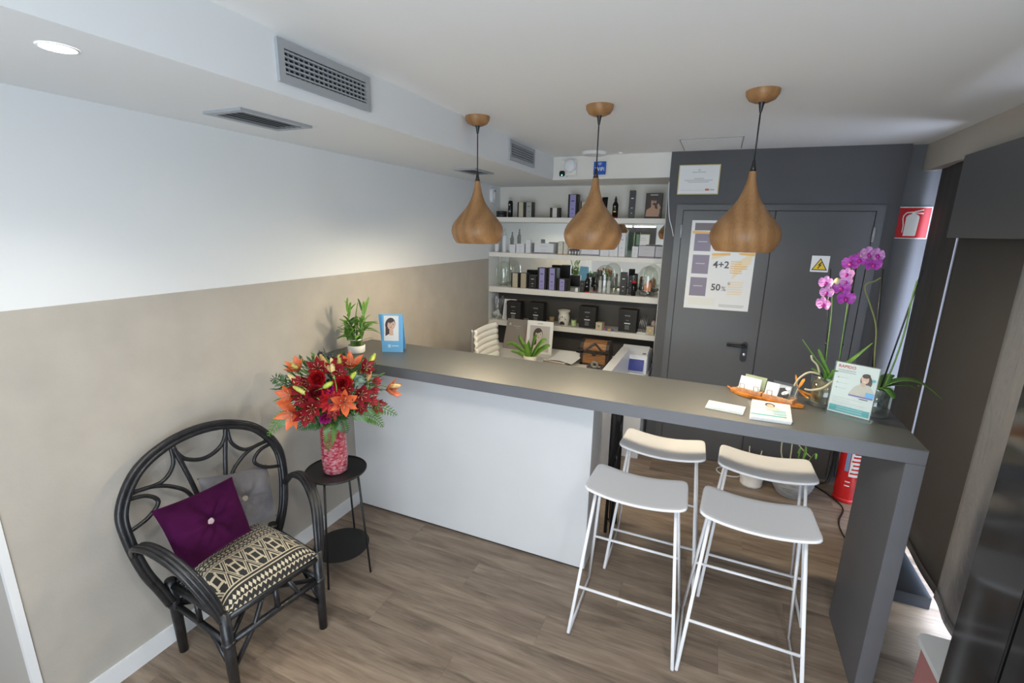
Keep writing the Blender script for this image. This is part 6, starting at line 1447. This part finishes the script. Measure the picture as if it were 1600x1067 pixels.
o, B = flower_root('eucalyptus_sprig', 'pale grey-green ruffled sprig on the counter side of the bouquet', 'sprig', (0.613, -0.360, 1.140), to_view((0.613, -0.368, 1.149), 0.5), None)
m = MB(); rr = random.Random(4)
for k in range(22):
    V, F = petal_pts(0.024 + 0.016 * rr.random(), 0.026, 0.5, 3, 4); E_ = Euler((0, -0.1 - 0.9 * rr.random(), rr.random() * 6.28), 'XYZ').to_matrix(); m.add([E_ @ p for p in V], F, EUC, True)
tag(m.build('ruffled_leaves', o, local=True), kind='stuff'); stem_to_vase(o, (0.613, -0.360, 1.140), B)
for c, lb in (((0.448, -0.414, 1.255), 'dark berry ball left behind the top buds'), ((0.490, -0.399, 1.248), 'dark berry ball in the middle behind the top buds')):
    o, B = flower_root('berry_ball', lb, 'berry', c, (0, 0, 1), 'dark berries in the bouquet'); m = MB(); m.ball((0, 0, 0), 0.016, BERRY, 10); m.build('berry', o, local=True); stem_to_vase(o, c, B, 0.002)
def frond(label, pts, n, ll, mm=LEAF, name='fern_frond', wleaf=0.42):
    c = catmull(pts, 8); N = len(c); t = thing(name, label, 'fern', tuple(c[0]), 'fern fronds in the pink vase')
    m = MB(); m.tube(c, [0.0022] * (N - 1) + [0.0006], mm, 5)
    for k in range(n):
        f = 0.12 + 0.88 * k / n; i = min(int(f * (N - 1)), N - 2); p = c[i].lerp(c[i + 1], f * (N - 1) - i); tn = (c[i + 1] - c[i]).normalized()
        sd = tn.cross(VIEW).normalized()
        for s in (-1, 1):
            L = ll * (sin(pi * (0.18 + 0.80 * f)) ** 0.8) ; d = (sd * s * 0.85 + tn * 0.55 - VIEW * 0.1 + Vector((0, 0, -0.15))).normalized(); w = tn * (L * wleaf * 0.5)
            q = p + d * L; mid = p + d * L * 0.5
            m.add([p, mid - w * 0.9, q, mid + w * 0.9], [(0, 1, 2, 3)], mm, True)
    m.build('frond', t)
    mm2 = MB(); mm2.tube([c[0], c[0].lerp(MOUTH, 0.6), MOUTH + Vector((0, 0, -0.02))], 0.002, STEM, 5); mm2.build('stem', t)
frond('long fern frond drooping toward the armchair', [(0.40, -0.43, 0.96), (0.37, -0.50, 0.99), (0.315, -0.555, 0.965), (0.265, -0.585, 0.885)], 16, 0.050)
frond('long fern frond reaching out before the white cabinet', [(0.56, -0.36, 0.97), (0.635, -0.330, 1.002), (0.665, -0.27, 0.985), (0.685, -0.18, 0.915)], 16, 0.050)
frond('fern frond hanging down over the front of the vase', [(0.47, -0.40, 0.93), (0.505, -0.440, 0.935), (0.500, -0.450, 0.87), (0.475, -0.440, 0.790)], 15, 0.045)
frond('short fern frond below the drooping orange lily', [(0.46, -0.42, 0.95), (0.480, -0.490, 0.97), (0.42, -0.510, 0.945), (0.350, -0.500, 0.905)], 14, 0.045, LEAFD)
frond('short fern frond hanging on the cabinet side of the vase', [(0.55, -0.38, 0.96), (0.610, -0.345, 0.968), (0.640, -0.29, 0.93), (0.640, -0.235, 0.865)], 14, 0.045)
frond('wispy fern frond behind the wall-side lilies', [(0.33, -0.42, 1.06), (0.300, -0.50, 1.12), (0.25, -0.50, 1.14), (0.195, -0.485, 1.110)], 10, 0.040, LEAFD)
frond('dark fern frond straight below the magenta carnation', [(0.50, -0.40, 0.95), (0.55, -0.440, 0.975), (0.575, -0.44, 0.945), (0.580, -0.425, 0.90)], 12, 0.045, LEAFD)
frond('dark fern frond under the middle lilies', [(0.48, -0.41, 0.95), (0.50, -0.470, 0.985), (0.47, -0.49, 0.955), (0.445, -0.485, 0.91)], 12, 0.045, LEAFD)
t = thing('bouquet_greenery', 'dense dark green leaves packed between the flowers of the bouquet', 'greenery', (BC.x, BC.y, 0.9))
m = MB(); rr = random.Random(21)
for k in range(460):
    th, ph = rr.random() * 6.28, math.acos(rr.uniform(-0.75, 0.95)); R_ = rr.uniform(0.55, 0.93)
    p = BC + Vector((0.235 * sin(ph) * cos(th), 0.235 * sin(ph) * sin(th), 0.165 * cos(ph) - 0.01)) * R_
    if p.x < 0.03: continue
    d = ((p - BC).normalized() + Vector((rr.uniform(-.6, .6), rr.uniform(-.6, .6), rr.uniform(-.5, .4)))).normalized()
    V, F = petal_pts(0.045 + 0.03 * rr.random(), 0.020, 0.2, 2, 3); Bq = d.to_track_quat('X', 'Z').to_matrix(); m.add([p + Bq @ v for v in V], F, LEAFD if k % 3 else LEAF, True)
tag(m.build('leaves', t), kind='stuff')
m = MB()
for k in range(18):
    a = k * 0.349; m.tube([MOUTH + Vector((0.03 * cos(a), 0.03 * sin(a), -0.08)), MOUTH + Vector((0.05 * cos(a), 0.05 * sin(a), 0.02)), BC + Vector((0.13 * cos(a), 0.13 * sin(a), -0.04))], 0.003, STEM, 5)
tag(m.build('stems', t), kind='stuff')

# ------------------------------------------------------------------ floor things behind the counter
t = thing('white_pot', 'round white flower pot on the floor behind the stools', 'pot', (2.478, 1.68, 0))
m = MB(); m.lathe((2.478, 1.68, 0), [(0, 0.001), (0.072, 0.001), (0.076, 0.006), (0.078, 0.02), (0.074, 0.024), (0.098, 0.165), (0.102, 0.168), (0.102, 0.185), (0.095, 0.185), (0.090, 0.15), (0, 0.15)], mat('white_pot', (0.80, 0.79, 0.77), 0.35), 32); m.build('pot_body', t)
m = MB(); m.lathe((2.478, 1.68, 0), [(0.09, 0.152), (0, 0.158)], MIX, 24); m.build('soil', t)
CANE = mat('pale_cane', (0.50, 0.47, 0.30), 0.55)
for dx, h_ in ((-0.03, 0.30), (0.03, 0.28)):
    m = MB(); m.tube([(2.478 + dx, 1.68, 0.15), (2.478 + dx * 1.4, 1.68, h_)], 0.004, CANE, 6); m.build('stem', t)
t = thing('basket_planter', 'grey ribbed round planter with pale stems on the floor behind the stools', 'planter', (2.735, 1.655, 0))
m = MB(); pr = [(0, 0.001), (0.085, 0.001)]
for k in range(31): 
    f = k / 30; pr.append((0.09 + 0.048 * sin(pi * min(1, f * 0.75)) + (0.0018 if k % 2 else 0), 0.004 + 0.19 * f))
pr += [(0.112, 0.196), (0.108, 0.17), (0, 0.165)]
m.lathe((2.735, 1.655, 0), pr, mat('grey_ribbed', (0.36, 0.36, 0.36), 0.7, noise=0.35, nscale=18, stretch=(1, 1, 6)), 36); m.build('planter_body', t)
for p in ([(2.69, 1.66, 0.165), (2.64, 1.66, 0.30), (2.635, 1.66, 0.42)], [(2.70, 1.66, 0.165), (2.70, 1.66, 0.30), (2.695, 1.66, 0.44)], [(2.70, 1.65, 0.43), (2.76, 1.65, 0.36), (2.82, 1.65, 0.31)]):
    m = MB(); m.tube(catmull(p), 0.0045, CANE, 6); m.build('stem', t)
for p in ([(2.76, 1.65, 0.165), (2.78, 1.64, 0.30), (2.775, 1.63, 0.40)], [(2.77, 1.65, 0.165), (2.81, 1.64, 0.28), (2.84, 1.63, 0.35), (2.845, 1.62, 0.31)], [(2.76, 1.66, 0.165), (2.75, 1.67, 0.30), (2.755, 1.66, 0.37)]):
    strap_leaf(p, 0.022, LEAF2, 6).build('leaf', t, thick=0.001)
m = MB(); m.tube(catmull([(2.33 + 0.09 * cos(a), 1.80 + 0.075 * sin(a), 0.006) for a in [2 * pi * i / 10 for i in range(10)]], 5, True), 0.005, BASEW, 6, closed=True)
single(m, 'cable_loop', 'loop of white cable lying on the floor beside the white pot', 'cable', (2.33, 1.80, 0))
# extinguisher
t = thing('fire_extinguisher', 'red fire extinguisher standing on the floor by the rear wall', 'extinguisher', (3.085, 1.745, 0))
ex = (3.085, 1.745, 0); REDE = mat('extinguisher_red', (0.58, 0.010, 0.012), 0.25, coat=0.4)
m = MB(); m.lathe(ex, [(0, 0.012), (0.066, 0.012), (0.072, 0.03), (0.074, 0.06), (0.074, 0.40), (0.066, 0.445), (0.038, 0.475), (0.022, 0.485), (0, 0.485)], REDE, 36); m.build('cylinder', t)
m = MB(); m.lathe(ex, [(0.070, 0.0), (0.076, 0.002), (0.076, 0.022), (0.070, 0.03)], REDE, 36); m.build('base_ring', t)
m = MB()
def band(z0, z1, a0, a1, mm, r=0.0746, n=10):
    V = [Vector((ex[0] + r * cos(a0 + (a1 - a0) * i / n), ex[1] + r * sin(a0 + (a1 - a0) * i / n), z)) for z in (z0, z1) for i in range(n + 1)]
    m.add(V, [(i, i + 1, n + 2 + i, n + 1 + i) for i in range(n)], mm, True)
band(0.24, 0.385, radians(-130), radians(-112), mat('label_blue', (0.20, 0.32, 0.55), 0.4)); band(0.205, 0.39, radians(-108), radians(-60), PAPER)
for i, z in enumerate((0.225, 0.255, 0.285, 0.315, 0.345, 0.37)): band(z, z + 0.012, radians(-104 + 4 * (i % 3)), radians(-66), REDE, 0.0750)
for z in (0.13, 0.16): band(z, z + 0.008, radians(-118), radians(-95), PAPER, 0.0748)
m.build('label', t)
m = MB(); m.tube([(ex[0], ex[1], 0.48), (ex[0], ex[1], 0.52)], 0.018, CHROME, 12); m.rbox((ex[0] + 0.02, ex[1], 0.545), (0.12, 0.02, 0.014), BLACKP, 0.004, 1); m.rbox((ex[0] + 0.02, ex[1], 0.515), (0.10, 0.02, 0.012), BLACKP, 0.004, 1); m.build('valve', t)
m = MB(); m.tube(catmull([(ex[0] - 0.02, ex[1], 0.51), (ex[0] - 0.09, ex[1] - 0.02, 0.49), (ex[0] - 0.095, ex[1] - 0.03, 0.36), (ex[0] - 0.088, ex[1] - 0.03, 0.17)]), 0.009, BLACKP, 8); m.build('hose', t)
# cables
m = MB()
for d in (0.0, 0.012):
    m.tube(catmull([(2.86, 1.86 + d, 0.004), (2.92, 1.84 + d, 0.004), (3.0, 1.72 + d, 0.004), (3.045, 1.585, 0.004), (2.99, 1.42 - d, 0.004), (2.975, 1.28, 0.004), (3.0, 1.08, 0.004), (3.05, 0.9, 0.004)]), 0.0042, BLACKP, 6)
single(m, 'black_cable', 'pair of black cables snaking over the floor behind the end leg', 'cable', (2.99, 1.42, 0))
m = MB(); m.tube(catmull([(3.045, 1.975, 0.60), (3.030, 1.972, 0.35), (3.034, 1.965, 0.16), (3.015, 1.95, 0.012), (2.95, 1.90, 0.006)]), 0.010, BLACKP, 8)
single(m, 'wall_cable', 'thick black cable coming down the dark wall beside the extinguisher', 'cable', (3.035, 1.97, 0))
m = MB(); m.tube(catmull([(3.085, 1.985, 0.55), (3.075, 1.985, 0.28), (3.062, 1.98, 0.13), (3.066, 1.98, 0.095), (3.12, 1.985, 0.085)]), 0.006, BASEW, 8)
single(m, 'white_conduit', 'thin white conduit bending along the wall behind the extinguisher', 'conduit', (3.07, 1.985, 0.085))
# folded chair leaning behind the cabinet
fc = thing('folding_chair', 'folded black chair leaning behind the white counter cabinet under the bar', 'folding chair', (1.66, 0.72, 0))
for dx, y0, y1 in ((0.0, 0.62, 0.70), (0.034, 0.62, 0.70)):
    m = MB(); m.tube([(1.610 + dx, y0, 0.012), (1.600 + dx, y1, 0.88)], 0.011, BLACKG, 8); m.build('leg', fc)
    m = MB(); m.tube([(1.614 + dx, y0 + 0.12, 0.012), (1.610 + dx, y1 + 0.03, 0.55), (1.606 + dx, y1 + 0.025, 0.80)], 0.010, BLACKG, 8); m.build('leg', fc)
m = MB()
def shell(u, v):
    a = pi * (u - 0.5); b = (v - 0.5) * 2
    return Vector((1.596 + 0.060 * cos(a) * max(0, 1 - b * b) ** 0.5, 0.660 + 0.035 * sin(a) * (1 - 0.2 * b * b), 0.70 + 0.25 * b))
m.grid(shell, 12, 12, BLACKG); m.build('seat', fc, thick=0.008)
m = MB(); m.tube([(1.610, 0.63, 0.10), (1.644, 0.63, 0.10)], 0.007, BLACKG, 6); m.tube([(1.604, 0.695, 0.86), (1.655, 0.695, 0.86)], 0.009, BLACKG, 6); m.build('stretcher', fc)

# ------------------------------------------------------------------ window side: curtains, pelmet panel, cabinet
def fabric_nodes(nt, b):
    tc = nt.nodes.new('ShaderNodeTexCoord'); mp = nt.nodes.new('ShaderNodeMapping'); mp.inputs['Scale'].default_value = (3, 4.5, 2.0); mp.inputs['Rotation'].default_value = (0.7, 0, 0)
    nt.links.new(tc.outputs['Object'], mp.inputs[0])
    nz = nt.nodes.new('ShaderNodeTexNoise'); nz.inputs['Scale'].default_value = 1.6; nz.inputs['Detail'].default_value = 3; nz.inputs['Distortion'].default_value = 1.2
    nt.links.new(mp.outputs[0], nz.inputs[0])
    bp = nt.nodes.new('ShaderNodeBump'); bp.inputs['Strength'].default_value = 0.9; bp.inputs['Distance'].default_value = 0.03
    nt.links.new(nz.outputs['Fac'], bp.inputs['Height']); nt.links.new(bp.outputs[0], b.inputs['Normal'])
    b.inputs['Base Color'].default_value = (0.22, 0.22, 0.23, 1); b.inputs['Roughness'].default_value = 0.5; b.inputs['Sheen Weight'].default_value = 0.2  # grey raised: the light on this panel is put into its colour
CURT_LIT = ramp_mat('wrinkled_fabric_lit', fabric_nodes)
CURT = mat('charcoal_curtain', (0.062, 0.058, 0.055), 0.7, bump=0.08, bscale=200)
def curtain(name, label, y0, y1, z0, z1, amp, waves, x=3.25, seed=0, mm=CURT, x1=None):
    t = thing(name, label, 'curtain', (x, (y0 + y1) / 2, z1))
    m = MB(); r = random.Random(seed); ph = r.random() * 6
    def f(u, v):
        y = y0 + (y1 - y0) * u; z = z0 + (z1 - z0) * v
        return Vector((x + ((x1 - x) * u if x1 is not None else 0) + amp * sin(2 * pi * waves * u + ph) * (1 - 0.3 * v) + 0.25 * amp * sin(2 * pi * waves * 2.7 * u + 2 * ph), y, z))
    m.grid(f, int(30 * max(1, waves / 2)), 12, mm); m.build('panel', t, thick=0.004)
    m = MB(); m.grid(lambda u, v: f(u, v * 0.02) + Vector((-0.004, 0, -0.001)), 30, 1, mm); m.build('hem', t, thick=0.006)
curtain('blackout_curtain', 'narrow charcoal curtain strip next to the bright wall gap', 1.440, 1.970, 0.10, 2.40, 0.006, 1.2, 3.262, 3, CURT, 3.305)
curtain('blackout_curtain', 'wide flat charcoal curtain panel beside the counter end', 0.60, 1.378, 0.10, 2.24, 0.008, 0.6, 3.252, 5)
curtain('blackout_curtain', 'wrinkled charcoal curtain panel, coloured paler as if lit, nearest the black cabinet', -0.45, 0.670, 0.10, 2.24, 0.012, 1.7, 3.226, 9, CURT_LIT)
pl = MB(); pl.rbox((3.196, 0.46, 2.04), (0.012, 1.78, 0.42), mat('charcoal_panel', (0.125, 0.125, 0.13), 0.45), 0.002, 1)
single(pl, 'pelmet_panel', 'smooth dark grey pelmet panel hanging over the curtains under the beam', 'panel', (3.196, 0.46, 1.83))
# dark plinth behind the counter end
pb = MB(); pb.rbox((3.16, 0.90, 0.035), (0.16, 0.40, 0.07), mat('dark_plinth', (0.035, 0.04, 0.05), 0.35), 0.003, 1)
single(pb, 'dark_plinth', 'low black plinth on the floor under the curtain hem', 'plinth', (3.16, 0.90, 0))
# small white-topped pink box table
t = thing('pink_side_box', 'small pink box stool with a white rounded top at the frame corner', 'stool', (3.06, -0.28, 0), None, 0.0)
m = MB(); m.slab(rpoly(0.32, 0.36, 0.035, 6, 3.025, -0.285), 0.435, 0.455, BASEW); m.build('top', t)
m = MB(); m.slab(rpoly(0.30, 0.34, 0.03, 6, 3.028, -0.285), 0.0, 0.434, mat('rose_pink', (0.50, 0.22, 0.21), 0.5)); m.build('body', t)
# tall black glossy cabinet
t = thing('display_cabinet', 'tall glossy black cabinet closest to the viewer beside the curtains', 'cabinet', (3.06, -0.75, 0))
m = MB(); m.rbox((3.07, -0.74, 1.00), (0.60, 0.46, 2.00), BLACKG, 0.004, 2); m.build('carcass', t)
m = MB(); m.rbox((2.765, -0.63, 1.00), (0.012, 0.20, 1.98), BLACKG, 0.003, 2); m.build('side_panel', t)
m = MB(); m.rbox((2.765, -0.85, 1.00), (0.012, 0.22, 1.98), BLACKG, 0.003, 2); m.build('door', t)
m = MB(); m.rbox((3.07, -0.978, 1.00), (0.58, 0.016, 1.96), BLACKG, 0.003, 2); m.build('door', t)
